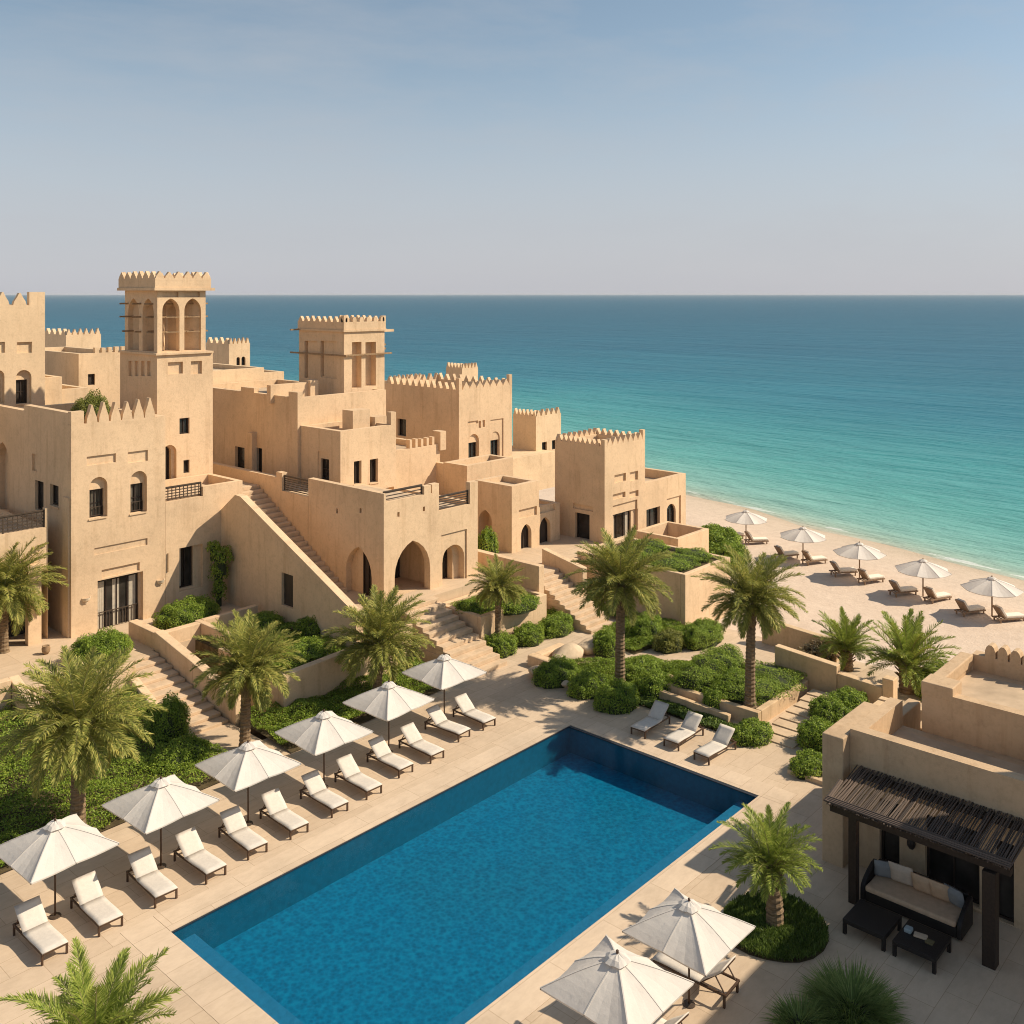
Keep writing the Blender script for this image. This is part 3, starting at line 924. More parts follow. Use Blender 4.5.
# ---- lower wing on the left with a balcony
YB = 48.2
xw = fx(48, YB)
B = Building('villa_wing', 'low sandy wing with a dark balcony rail at the left frame edge', loc=(17, YB, 1.5))
b1 = B.block(6.0, xw, YB, 57.0, 1.0, 6.85, rim=0.25, th=0.3)
B.hole(b1, 'y', None, 'rect', 1.6, world=(fx(16, YB), 2.9, 1.4, 3.4))
B.door(b1, 'y', None, 'rect', 1.599, world=(fx(24, YB), 1.5, 1.42, 2.7), cut=False)
B.rail((fx(-40, YB), YB + .12), (fx(45, YB), YB + .12), 6.85, 0.8, 5, lattice=True)
B.extra(MB().box(fx(45.3, YB), xw + .003, YB - .003, YB + .3, 6.84, 7.75), 'rail_post')
B.extra(MB().box(xw - 1.05, xw - 0.45, YB - 0.35, YB + .02, 1.4, 5.2), 'pillar')
B.finish()

# ---- tall block at the far left
YJ = 60.0
xj = fx(45, YJ)
B = Building('tower_house', 'tall plain tower house with arched windows at the left edge of the skyline', loc=(xj - 3, YJ, 2), mat='plaster_far')
j1 = B.block(xj - 12, xj, YJ, YJ + 8, 1.4, 17.35, rim=0.8)
for (u0, u1) in ((16, 31.5), (-9, 4.5)):
    F, m, wd, z, h = B.hole(j1, 'y', (u0, u1, 370, 404), 'arch', 0.25)
    B.window(j1, 'y', None, 'rect', 0.42, (1, 1), world=(m - 0.05, wd * 0.80, z + 0.02, h * 0.70))
B.panel(j1, 'y', (17, 32, 342, 353), 0.14); B.panel(j1, 'y', (-8, 5, 342, 353), 0.14)
B.extra(MB().box(xj - 0.9, xj, YJ + .003, YJ + 0.35, 17.33, 18.12), 'parapet')
B.teeth((xj - 11.5, YJ), (xj - 0.95, YJ), 17.35, 11, 0.75, 0.8, 0.28)
B.finish()
# lower roofs between the tower house and the wind tower
B = Building('roof_house', 'lower flat roofed house with a green terrace shrub beside the wind tower', loc=(27, 62, 2), mat='plaster_far')
y1 = 62.0
k1 = B.block(xj + .02, fx(55, y1), y1 - 1.0, y1 + 4, 1.5, zz(376, fx(50, y1), y1), rim=0.3)
k2 = B.block(fx(52, y1) + .05, fx(84, y1), y1 - 0.6, y1 + 4, 1.5, zz(388, fx(70, y1), y1), rim=0.4)
k3 = B.block(fx(80, 66), fx(130, 66), 66.2, 76, 1.5, zz(353, fx(100, 66), 66), rim=0.5)
B.window(k3, 'y', (88, 95, 374, 385), 'rect', 0.2, (0, 0), sill=False)
B.teeth((fx(95, 66), 66.2), (fx(128, 66), 66.2), zz(353, fx(100, 66), 66) , 5, 0.35, 0.6, 0.3, shape='square')
B.finish()
def far_house(label, uc, ul, ur, vtop, Y, zb=0.5, n=(4, 5), h=0.5, wins=(), mat='plaster_far', shape='point'):
    k = (uc - U0) / FPX
    x0, y0 = SN * k * Y + CS * Y, -CS * k * Y + SN * Y
    z1 = H - (vtop - V0) * Y / FPX
    x1, y1 = fx(ur, y0), fy(ul, x0)
    B = Building('crenellated_house', label, loc=(x0, y0, zb), mat=mat)
    b = B.block(x0, x1, y0, y1, zb, z1, rim=0.6, th=0.3)
    for wn in wins: B.window(b, wn[0], wn[1:5], wn[5] if len(wn) > 5 else 'rect', 0.25, (0, 0), sill=False)
    if n[1]: B.teeth((x0, y0), (x1, y0), z1, n[1], h, 0.72, 0.28, shape=shape)
    if n[0]: B.teeth((x0, y1), (x0, y0), z1, n[0], h, 0.72, 0.28, shape=shape)
    return B, b, (x0, x1, y0, y1, z1)
B, b, g = far_house('small distant house with toothed roof left of the arched wind tower', 66, 44, 101, 335, 92, 0.5, (4, 6), 0.55)
B.finish()
B, b, g = far_house('small distant house with two tiny arched windows right of the arched wind tower', 229, 206, 250, 344, 92, 0.5, (4, 5), 0.55, wins=(('y', 236.5, 240, 357, 366, 'arch'), ('y', 241.5, 245.5, 356.5, 365.5, 'arch')))
B.finish()

# ---- arched wind tower
YT = 50.8
xt0, xt1 = fx(157, YT), fx(212, YT)
yt1 = YT + (xt1 - xt0) + 0.9
B = Building('wind_tower', 'open wind tower with pointed arches and toothed parapet above the villa', 'tower', loc=(xt0, YT, 7.2))
zc, zp = zz(353.5, xt0, YT), zz(290.5, xt0, YT)
t0 = B.block(xt0, xt1 + .05, YT, yt1, 1.2, zc, rim=0)
B.panel(t0, 'y', (168, 183, 362, 374), 0.16); B.panel(t0, 'y', (191, 202, 361, 374), 0.16)
for k in range(4): B.panel(t0, 'x', (128.5 + k * 6.2, 132.5 + k * 6.2, 361, 376), 0.14)
B.window(t0, 'y', (179.5, 189.5, 418, 434), 'rect', 0.22, (1, 0), sill=False)
B.hole(t0, 'y', (162.5, 176.5, 445, 488.5), 'arch', 0.2)
B.window(t0, 'y', (162.8, 173, 447, 488.3), 'arch', 0.5, (0, 0), name='arched_door', sill=False, glass='door')
B.window(t0, 'y', (183.5, 189.5, 460, 473), 'rect', 0.2, (0, 0), sill=False)
# open lantern
xa, xb = xt0 + 0.04, fx(206, YT)
ya, yb = YT + 0.04, yt1 - 0.5
lan = B.block(xa, xb, ya, yb, zc + .002, zp, rim=0)
W, D = xb - xa, yb - ya
arch_h = (zp - zc) * 0.85
for k in range(2):
    c = xa + W * (0.275 + 0.45 * k)
    lan['cut'].prism(profile(W * 0.35, arch_h, 'pointed', 12), (c, ya - 0.5, zc + 0.08), (1, 0, 0), (0, 0, 1), (0, 1, 0), 0.5 + D * 0.5)
    lan['cut'].prism(profile(W * 0.35, arch_h, 'pointed', 12), (c, yb + 0.5, zc + 0.08), (1, 0, 0), (0, 0, 1), (0, -1, 0), 0.5 + D * 0.5)
    c2 = ya + D * (0.275 + 0.45 * k)
    lan['cut'].prism(profile(D * 0.34, arch_h, 'pointed', 12), (xa - 0.5, c2, zc + 0.08), (0, -1, 0), (0, 0, 1), (1, 0, 0), 0.5 + W * 0.5)
    lan['cut'].prism(profile(D * 0.34, arch_h, 'pointed', 12), (xb + 0.5, c2, zc + 0.08), (0, -1, 0), (0, 0, 1), (-1, 0, 0), 0.5 + W * 0.5)
    # small sunk panels above the arches
    lan['cut'].box(c - W * 0.17, c + W * 0.15, ya - 0.2, ya + 0.13, zc + arch_h + 0.16, zp - 0.08)
B.extra(MB().box(xt0 - 0.12, xt1 + 0.02, YT - 0.14, yt1, zc - 0.10, zc + .006), 'cornice')
B.extra(MB().box(xa - 0.32, xb + 0.42, ya - 0.30, yb + 0.3, zp + .002, zp + 0.16), 'cornice')
px0, px1, py0, py1 = xa - 0.26, xb + 0.20, ya - 0.24, yb + 0.24
zq = zp + 0.162
pp = B.block(px0, px1, py0, py1, zq, zq + 0.52, rim=0.45, th=0.22)
B.teeth((px0, py0), (px1, py0), zq + 0.52, 6, 0.38, 0.9, 0.2)
B.teeth((px0, py1), (px0, py0), zq + 0.52, 6, 0.38, 0.9, 0.2)
B.teeth((px1, py0), (px1, py1), zq + 0.52, 6, 0.38, 0.9, 0.2)
B.teeth((px1, py1), (px0, py1), zq + 0.52, 6, 0.38, 0.9, 0.2)
for v in (303.5, 316.5, 331):
    z = zz(v, xb, ya)
    for yy in (ya + 0.5, ya + D * 0.5, yb - 0.4):
        B.extra(MB().bar((xa - 0.50 + 0.15 * (v == 331), yy, z), (xb + 0.42, yy, z), 0.09), 'beam', 'beam_wood')
    for xx in (xa + W * 0.29, xa + W * 0.72):
        if v > 310: B.extra(MB().bar((xx - 0.4, ya - 0.06, z), (xx + 0.4, ya - 0.06, z), 0.06), 'beam', 'beam_wood')
for sg in (1, -1):
    B.extra(MB().bar((xa + 0.25, ya + 0.25 if sg > 0 else yb - 0.25, (zc + zp) / 2 + 0.02), (xb - 0.25, yb - 0.25 if sg > 0 else ya + 0.25, (zc + zp) / 2 + 0.02), 0.14, zp - zc - 0.02), 'partition_wall')
B.finish({1: 'lantern', 2: 'parapet'})

# ---- long shaded block with the second wind tower on it
xd, yd = 34.8, 48.6
B = Building('long_house', 'long house with a tall shaded wall and two slit windows under the solid tower', loc=(xd, yd, 2.3))
zD = 11.85
d1 = B.block(xd, fx(386, yd), yd, 60.5, 2.0, zD, rim=0.5)
B.window(d1, 'x', (235, 244.5, 447, 472), 'rect', 0.3, (0, 0), sill=False)
B.window(d1, 'x', (256, 262, 448, 475), 'rect', 0.3, (0, 0), sill=False)
B.extra(MB().box(xd - 0.35, xd + 0.02, fy(254.5, xd) - 0.25, fy(254.5, xd) + 0.3, 6.5, zz(432, xd, fy(254, xd))), 'buttress')
B.extra(MB().box(xd - .003, xd + 0.36, yd - .003, yd + 0.9, zD - .05, zD + 0.32), 'parapet')
B.extra(MB().box(xd - .003, xd + 0.36, fy(254, xd), fy(241, xd), zD - .05, zD + 0.28), 'parapet')
B.extra(MB().box(xd - 0.25, fx(311, 51), 51.0, 51.4, zD - 0.5, zz(383, fx(300, 51), 51)), 'parapet')
B.extra(MB().box(fx(308, 51), fx(316, 51), 50.75, 51.42, zD - 0.5, zz(380, fx(312, 51), 51)), 'parapet')
B.finish()
B = Building('flat_house', 'plain flat roofed house with a long blank sunlit wall between both wind towers', loc=(33, 61, 2), mat='plaster_far')
g1 = B.block(fx(200, 60.6), fx(264, 60.6), 60.6, 68, 1.8, zz(369, fx(240, 60.6), 60.6), rim=0.35)
g2 = B.block(fx(264, 60.6) + .02, fx(284, 62), 62, 69, 1.8, zz(372, fx(275, 62), 62), rim=0.35)
B.finish()

YS = 49.5
B = Building('wind_tower', 'solid square wind tower with sunken slots standing on the long house roof', 'tower', loc=(38.95, YS, 11.3))
sx0, sx1 = fx(344, YS), fx(384.5, YS)
sy1 = fy(299, sx0)
zs1 = zz(332, sx0, YS)
s1 = B.block(sx0, sx1, YS, sy1, 11.0, zs1, rim=0)
B.panel(s1, 'y', (352, 361.5, 342, 388), 0.5); B.panel(s1, 'y', (365.5, 376, 342, 386), 0.5)
B.panel(s1, 'x', (305, 317, 341, 378), 0.10); B.panel(s1, 'x', (321, 337, 341, 378), 0.10)
B.panel(s1, 'x', (304.5, 306.8, 341, 378), 0.25); B.panel(s1, 'x', (320.5, 322.8, 341, 376), 0.25)
B.extra(MB().box(sx0 - 0.12, sx1 + 0.12, YS - 0.12, sy1 + 0.12, zs1 + .002, zs1 + 0.12), 'cornice')
q = 0.06
s2 = B.block(sx0 - q, sx1 + q, YS - q, sy1 + q, zs1 + .122, zs1 + 0.62, rim=0.4, th=0.22)
ztp = zs1 + 0.62
B.teeth((sx0 - q, YS - q), (sx1 + q, YS - q), ztp, 6, 0.30, 0.55, 0.2, shape='round')
B.teeth((sx0 - q, sy1 + q), (sx0 - q, YS - q), ztp, 8, 0.34, 0.72, 0.2)
B.teeth((sx1 + q, YS - q), (sx1 + q, sy1 + q), ztp, 8, 0.34, 0.72, 0.2)
B.extra(MB().box(sx0 - q - .003, sx0 + 0.22, YS - q - .003, YS + 0.22, ztp, ztp + 0.42), 'corner_post'); B.extra(MB().box(sx1 - 0.2, sx1 + q + .003, YS - q - .003, YS + 0.2, ztp, ztp + 0.36), 'corner_post')
zb = zz(355.5, sx0, YS)
B.extra(MB().bar((sx0 - 0.18, YS - 0.5, zb), (sx0 - 0.18, sy1 + 0.7, zb), 0.10), 'beam', 'beam_wood')
B.extra(MB().bar((sx0 - 0.1, YS - 0.12, zb), (sx1 + 0.5, YS - 0.12, zb), 0.10), 'beam', 'beam_wood')
B.extra(MB().bar((sx0 - 0.2, sy1 - 0.3, zs1 + 0.06), (sx0 - 0.9, sy1 - 0.3, zs1 + 0.06), 0.10), 'beam', 'beam_wood')
B.extra(MB().bar((sx1, YS + 0.4, zs1 - 0.02), (sx1 + 1.1, YS + 0.4, zs1 - 0.02), 0.16), 'beam', 'plaster')
for v in (345, 349): B.extra(MB().bar((sx1, YS + 0.5, zz(v, sx1, YS)), (sx1 + 0.5, YS + 0.5, zz(v, sx1, YS)), 0.12), 'beam', 'beam_wood')
B.finish({1: 'parapet'})

# ---- cube house in front of it
xf, yf = 35.0, 44.8
B = Building('cube_house', 'cube shaped house with two upright windows above the big arched gate', loc=(xf, yf, 7))
zF = zz(431.5, xf, yf)
xf1 = fx(396, yf)
f1 = B.block(xf, xf1, yf, yd - .01, 6.5, zF, rim=0.4)
B.panel(f1, 'x', (317.5, 329, 452, 482), 0.08)
B.window(f1, 'x', (319.5, 328.5, 459, 480.5), 'rect', 0.3, (1, 1), sill=True)
B.window(f1, 'y', (354, 361.5, 461, 484), 'rect', 0.3, (1, 0)); B.window(f1, 'y', (370, 378, 459, 482.5), 'rect', 0.3, (1, 0))
B.extra(MB().box(fx(391, yf), xf1 + .003, yf - .003, yf + 0.4, zF - .02, zF + 0.75), 'parapet')
B.extra(MB().box(fx(354, yf + 1.5), fx(371, yf + 1.5), yf + 1.6, yf + 2.6, zF - 0.4, zF + 0.85), 'roof_box')
B.extra(MB().box(fx(374, yf + 1.5), fx(386, yf + 1.5), yf + 1.4, yf + 2.4, zF - 0.4, zF + 0.35), 'roof_box')
B.finish()
# ---- stepped roof with small teeth right of the cube house
yp = 48.0
B = Building('stepped_house', 'low stepped house with a few small square teeth between the cube house and toothed house', loc=(43, yp, 2.3))
p1 = B.block(fx(394, yp), fx(440, yp), yp, 53, 2.2, zz(447, fx(420, yp), yp), rim=0.4)
zp_ = zz(447, fx(420, yp), yp)
B.teeth((fx(408, yp), yp), (fx(436, yp), yp), zp_ - 0.02, 5, 0.55, 0.4, 0.35, shape='square')
B.extra(MB().box(fx(440, yp) - 0.15, fx(444, yp), yp - 0.2, yp + 0.6, zp_ - 0.4, zp_ + 0.85), 'roof_post')
B.finish()

# ---- arcade house with the big arch
xe, ye = 32.75, 38.4
B = Building('arcade_house', 'arcade house with a big open arch facing the pool and a plain corner', loc=(xe, ye, 2.3))
zE = zz(494, xe, ye)
xe1, xe2 = fx(439, ye), fx(478, ye)
e1 = B.block(xe, xe1, ye, 44.75, 2.0, zE, rim=0.85, th=0.35, openy=True, openx=True)
e2 = B.block(xe1 + .01, xe2, ye + .02, 44.75, 2.0, zz(511, fx(440, ye), ye), rim=0.25, th=0.3, openy=True)
e1['cut'].box(fx(386, ye), fx(432, ye), ye - 0.4, ye + 0.5, zE - 0.45, zE + 1)
B.rail((fx(386, ye), ye + 0.18), (fx(424, ye), ye + 0.18), zE - 0.45, 0.5, 3)
B.extra(MB().box(fx(424.2, ye), fx(431, ye), ye + .003, ye + 0.3, zE - 0.46, zE - 0.02), 'rail_post')
B.hole(e1, 'y', (395, 430.5, 540.5, 600), 'pointed', 0.5)
ax0, ax1 = fx(395, ye), fx(430.5, ye)
e1['cut'].box(ax0 - 0.1, ax1 + 0.5, ye + 0.45, ye + 3.0, 2.31, 6.1)
B.door(e1, 'y', None, 'rect', 2.999, world=(ax0 + 0.75, 1.0, 2.32, 2.7), cut=False)
B.door(e1, 'y', None, 'rect', 2.999, world=(ax1 + 0.1, 0.6, 2.32, 2.9), cut=False)
dA = ax0 - 0.35 - xe
B.door(e1, 'x', None, 'rect', dA - .004, world=((fy(371.5, xe) + fy(345.5, xe)) / 2 - 0.45, 0.85, 2.32, 2.35), cut=False)
B.hole(e1, 'x', (345.5, 371.5, 547, 598), 'pointed', 0.40)
e1['cut'].box(xe + 0.4 - .01, ax0 - 0.35, fy(371.5, xe) + .02, fy(345.5, xe) - .02, 2.31, 5.6)
for (u, v) in ((398.5, 514.5), (424, 509)): B.panel(e1, 'y', (u - 1.1, u + 1.1, v - 2.4, v + 2.4), 0.3)
for (u, v) in ((337, 511), (360.5, 510.5)): B.panel(e1, 'x', (u - 1, u + 1, v - 2.4, v + 2.4), 0.3)
B.panel(e2, 'y', (441.5, 467, 532, 589), 0.08)
B.hole(e2, 'y', (443.5, 465.5, 545, 590), 'arch', 0.5)
B.window(e2, 'y', (444, 459, 547, 590), 'arch', 1.0, (1, 1), name='arched_door', sill=False)
zr = zz(511, fx(440, ye), ye)
B.rail((xe1 + 0.1, ye + 0.2), (fx(470, ye), ye + 0.2), zr - 0.02, 0.75, 6)
B.extra(MB().box(fx(470.3, ye), xe2 + .003, ye + .017, ye + 0.35, zr - 0.02, zr + 1.2), 'rail_post')
# upper terrace wall running back from the corner, with its rail
tw = B.block(xe, xe + 0.35, 44.77, 57.0, 2.0, 7.55, rim=0)
y_a, y_b = fy(323, xe), fy(282, xe)
tw['cut'].box(xe - 1, xe + 1, 44.0, y_b, 6.85, 9)
B.rail((xe + 0.17, 44.8), (xe + 0.17, y_b), 6.85, 0.85, 7)
B.extra(MB().box(xe - .003, xe + 0.36, y_b + .003, y_b + 0.55, 6.8, 7.85), 'rail_post')
B.window(tw, 'x', (247, 258, 488, 506), 'rect', 0.2, (0, 0), sill=False)
B.extra(MB().box(xe + 0.36, xd - .01, 44.77, 58, 2.2, 6.84), 'terrace_floor', 'roof_floor')
B.finish({2: 'terrace_wall'})

# ---- outside stair with its sloping wall
B = Building('villa_stairs', 'long outside staircase behind a sloping wall with a small dark door', 'staircase', loc=(29.0, 41, 1.5))
xs = 28.95
mb = MB()
ys_top, ys_end = fy(235, xs), 35.9
zt_, ze_ = 7.35, 3.35
outline = [(YA - .01, 0.8), (YA - .01, 6.35), (ys_top, zt_), (ys_top - 0.5, zt_ - 0.02), (ys_end + 0.35, ze_), (ys_end, ze_), (ys_end, 0.8)]
mb.prism([(-p[0], p[1]) for p in outline], (xs, 0, 0), (0, -1, 0), (0, 0, 1), (1, 0, 0), 0.42)
cut = MB()
m, wd, z, h = Face('x', xs).rect(281.5, 293, 574, 607)
cut.prism(profile(wd, h), (xs - 0.1, m, z), (0, -1, 0), (0, 0, 1), (1, 0, 0), 0.36)
me = boolcut(mb.v, mb.f, cut.v, cut.f, 'plaster')
me.transform(Matrix.Translation(-B.root.location))
link('sloping_wall', me, 'plaster', B.root)
fr = MB().box(xs + 0.16, xs + 0.22, m - wd / 2, m + wd / 2, z, z + h).build('door', 'door', B.root)
mb = MB()
n = 22
y_t, y_b_ = 49.8, 41.3
for i in range(n):
    t0, t1 = i / n, (i + 1) / n
    mb.box(xs + 0.43, xe - .01, y_b_ + (y_t - y_b_) * t0, y_t, (2.3 if i == 0 else 2.3 + 4.6 * t0) + .002 if i else 1.6, 2.3 + 4.6 * t1)
mb.build('step_flight', 'step_stone', B.root, bevel=0.015)
MB().box(xs + 0.43, xe - .01, 49.81, 53.5, 2.2, 6.88).build('landing', 'roof_floor', B.root)

# ---- toothed house in the middle right
B, b, g = far_house('tall house with toothed roof and paired arched windows right of centre', 459, 385, 512, 390, 72, 2.2, (0, 0), 0.6, mat='plaster')
x0, x1, y0, y1, z1 = g
zK = zz(393, x0, y0)
B.teeth((x0 + 0.4, y0), (x1 - 0.3, y0), z1, 7, 0.5, 0.95, 0.28)
B.teeth((x0, y1 - 0.2), (x0, y0 + 0.5), z1, 11, 0.48, 0.62, 0.28)
B.teeth((x1, y0 + 0.4), (x1, y1), z1, 10, 0.48, 0.62, 0.28)
B.teeth((x1, y1), (x0, y1), z1, 8, 0.48, 0.62, 0.28)
B.extra(MB().box(x0 - .003, x0 + 0.32, y0 - .003, y0 + 0.32, z1 - .05, z1 + 0.85), 'corner_post'); B.extra(MB().box(x1 - 0.3, x1 + .003, y0 - .003, y0 + 0.3, z1 - .05, z1 + 0.8), 'corner_post')
for (u0, u1, v0, v1) in ((468.5, 479, 434, 460), (491, 500.5, 431.5, 457.5)):
    F, m, wd, z, h = B.hole(b, 'y', (u0, u1, v0, v1), 'arch', 0.15)
    B.window(b, 'y', None, 'rect', 0.36, (1, 0), world=(m, wd * 0.86, z + 0.02, h * 0.66))
    m2, w2, z2, h2 = Face('y', y0).rect(u0, u1, v0, v1)
B.panel(b, 'y', (490.5, 503.5, 419, 460), 0.08); B.panel(b, 'y', (468, 478, 421, 424), 0.1)
B.panel(b, 'y', (478.5, 481, 421, 428), 0.12); B.panel(b, 'y', (482.5, 485, 420, 427), 0.12)
B.window(b, 'x', (397.5, 406, 419, 436), 'rect', 0.3, (0, 0), sill=False)
for u in (484.5, 491, 498.5):
    xx = fx(u, y0)
    B.extra(MB().box(xx - 0.22, xx + 0.22, y0 - 0.22, y0 + .01, zz(463, xx, y0), zz(459, xx, y0)), 'bracket', 'coping')
B.extra(MB().box(fx(466, y0), x1 - 0.05, y0 - 0.12, y0 + .012, zz(466, x0, y0) - 0.15, zz(466, x0, y0) + 0.02), 'ledge', 'coping')
B.finish()
B, b, g = far_house('slim toothed chimney tower rising behind the tall toothed house', 462, 446, 478, 368.5, 86, 2, (5, 5), 0.42)
B.finish()
B, b, g = far_house('low toothed parapet house seen between the solid wind tower and the toothed house', 389, 384, 423, 381, 95, 1, (0, 8), 0.5)
B.finish()
B, b, g = far_house('small toothed house with two square windows behind the arched courtyard', 536, 513, 561, 416.5, 82, 2, (6, 5), 0.5, wins=(('y', 542, 547, 442, 450.5), ('y', 552, 557, 440, 449.5)))
x0, x1, y0, y1, z1 = g
B.extra(MB().box(fx(513, y0 - 1.2), x0 + 1.0, y0 - 1.2, y0 + 4, 2, zz(452.5, x0, y0 - 1)), 'side_room')
B.finish()

# ---- lit corner block with the curved arch wall under the toothed house
xo, yo = 45.5, 45.1
B = Building('arched_terrace', 'terrace house with a wide curved arch in its shaded wall above the arcade', loc=(xo, yo, 2.3))
zO = zz(466, xo, yo)
o1 = B.block(xo, fx(513, yo), yo, 47.3, 2.1, zO, rim=0.4)
o2 = B.block(xe2 - 1.2, fx(513, yo) + 1.5, 47.32, 51.0, 2.1, 4.4, rim=0)
o3 = B.block(xe2 - 1.2, xo - .01, 44.77, 47.3, 2.1, 4.402, rim=0)
# curved arch wall, thin, running from the cube house to the corner
yc0, yc1 = 44.9, fy(388, xo)
mb = MB()
pts = []
ny = 18
zA_ = 6.0
for i in range(ny + 1):
    t = i / ny
    pts.append((-(51.2 + 2.0 * math.sin(t * math.pi / 2)), 4.3 + (zO - 0.1 - 4.3) * math.cos(t * math.pi / 2)))
B.extra(MB().prism([(-53.2, 4.2), (-47.31, 4.2), (-47.31, zO - 0.1)] + pts, (xo - 0.001, 0, 0), (0, -1, 0), (0, 0, 1), (1, 0, 0), 0.35), 'curved_parapet')
B.finish()

# ---- gatehouse with two dark arches
xn, yn = 44.3, 40.1
B = Building('gatehouse', 'gatehouse with two narrow dark pointed doors beside the upper steps', loc=(xn, yn, 2.3))
zN = zz(486.5, xn, yn)
n1 = B.block(xn, fx(539, yn), yn, 43.2, 2.1, zN, rim=0.35)
n2 = B.block(fx(539, yn) + .01, fx(560, yn), yn + .02, 45.0, 2.1, zz(505, fx(550, yn), yn), rim=0.2)
n3 = B.block(fx(512, 44.0), 49.86, 45.2, 50, 2.1, zz(468, fx(530, 44), 44), rim=0.4)
B.window(n1, 'y', (521, 531.5, 524, 555), 'pointed', 0.35, (1, 0), name='arched_door', sill=False, glass='door')
B.window(n2, 'y', (539.5, 550.5, 517, 551), 'pointed', 0.35, (0, 0), name='arched_door', sill=False, glass='door')
B.panel(n1, 'y', (519, 537, 508, 517), 0.12); B.panel(n2, 'y', (540, 555, 505.5, 512), 0.12)
B.hole(n1, 'x', (478.5, 492, 510, 549), 'pointed', 0.9)
B.finish()

# ---- beachside house
xm, ym = 49.9, 37.3
B = Building('beach_house', 'square toothed house nearest the beach with tall windows beside the tallest palm', loc=(xm, ym, 2.3))
zM = zz(446.5, xm, ym)
xm1, xm2 = fx(645, ym), fx(686, ym)
ymb = fy(562, xm)
m1 = B.block(xm, xm1, ym, ymb + 0.6, 0.5, zM, rim=0.7)
m2_ = B.block(xm1 + .01, xm2, ym + .02, ym + 5.5, 0.3, zz(478.5, fx(665, ym), ym), rim=0.6)
B.window(m1, 'x', (575, 589.5, 513.5, 541), 'rect', 0.3, (0, 0))
B.panel(m1, 'x', (573, 593, 505, 510), 0.12)
B.panel(m1, 'y', (614.5, 626, 474, 482), 0.14); B.panel(m1, 'y', (630, 638, 471.5, 480.5), 0.14)
B.panel(m1, 'y', (613, 625.5, 493, 498.5), 0.14); B.panel(m1, 'y', (629.5, 638.5, 491, 497), 0.14)
B.panel(m1, 'y', (613, 637.5, 502.5, 513), 0.1)
B.hole(m1, 'y', (613.5, 638, 512, 541), 'rect', 0.2)
B.window(m1, 'y', (614.5, 633.5, 513, 541), 'rect', 0.4, (2, 0), curtains=2, sill=False)
B.window(m2_, 'y', (646.5, 660, 508, 536), 'rect', 0.3, (1, 0), curtains=1, sill=False)
B.panel(m2_, 'y', (667, 681, 497, 533), 0.10)
B.window(m2_, 'y', (667.5, 677, 504, 532.5), 'arch', 0.34, (1, 0), sill=False)
B.teeth((xm + 0.3, ym), (xm1 - 0.25, ym), zM, 7, 0.46, 0.95, 0.28)
B.teeth((xm, ymb + 0.4), (xm, ym + 0.4), zM, 9, 0.36, 0.8, 0.28)
B.teeth((xm1, ym + 0.4), (xm1, ymb + 0.6), zM, 7, 0.38, 0.8, 0.28)
B.teeth((xm1, ymb + 0.6), (xm, ymb + 0.6), zM, 8, 0.38, 0.8, 0.28)
B.extra(MB().box(xm - .003, xm + 0.3, ym - .003, ym + 0.3, zM - .02, zM + 0.4), 'corner_post'); B.extra(MB().box(xm1 - 0.26, xm1 + .003, ym - .003, ym + 0.3, zM - .02, zM + 0.62), 'corner_post')
B.finish()

# ---- patio house bottom right
XP = 30.4
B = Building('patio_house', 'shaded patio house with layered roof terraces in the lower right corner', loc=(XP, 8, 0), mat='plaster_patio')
q1 = B.block(XP, 33.7, -6.0, 13.05, -0.3, 4.22, rim=0.85, th=0.42, openx=True)
q2 = B.block(33.71, 37.6, -6.0, 12.0, -0.3, 4.78, rim=0.35, th=0.4, openx=True)
# side wall with the tall free end
B.extra(MB().box(29.9, 33.2, 13.06, 13.76, -0.3, 4.05), 'side_wall', bevel=0.04)
B.extra(MB().box(33.22, 36.6, 13.06, 13.5, -0.3, 3.2), 'side_wall', bevel=0.04)
B.extra(MB().box(36.62, 41.0, 12.9, 13.3, -0.3, 2.2), 'side_wall', bevel=0.04)
B.extra(MB().box(33.70, 34.6, 11.0, 12.02, 4.6, 5.05), 'parapet', bevel=0.03)
q3 = B.block(37.61, 38.1, -6.0, 11.6, -0.3, 5.0, rim=0)
B.teeth((37.61, 11.2), (37.61, 2.5), 5.0, 21, 0.46, 0.86, 0.4, shape='round')
B.extra(MB().box(34.61, 37.6, 11.55, 12.0, 4.6, 5.0), 'parapet', bevel=0.04)
# openings under the pergola
B.window(q1, 'x', None, 'rect', 0.25, (0, 0), world=(11.8, 0.62, 0.35, 2.0))
B.window(q1, 'x', None, 'rect', 0.25, (1, 0), name='glass_door', world=(9.95, 1.55, 0.15, 2.2), sill=True)
B.window(q1, 'x', None, 'rect', 0.25, (0, 0), name='glass_door', world=(8.5, 0.5, 0.02, 2.3), sill=False)
o = B.finish()
# oval wall lamp between the windows
mb = MB()
vs, fs = [], []
n1_, n2_ = 10, 6
for j in range(n2_ + 1):
    t = math.pi * j / n2_
    for k in range(n1_):
        p = 2 * math.pi * k / n1_
        vs.append((XP - 0.10 + 0.08 * math.sin(t) * math.cos(p), 11.1 + 0.13 * math.sin(t) * math.sin(p), 1.35 + 0.19 * math.cos(t)))
for j in range(n2_):
    for k in range(n1_):
        fs.append((j * n1_ + k, j * n1_ + (k + 1) % n1_, (j + 1) * n1_ + (k + 1) % n1_, (j + 1) * n1_ + k))
mb.add(vs, fs); mb.box(XP - 0.05, XP + .01, 11.05, 11.15, 1.30, 1.40)
mb.build('wall_lamp', 'wicker', B.root)
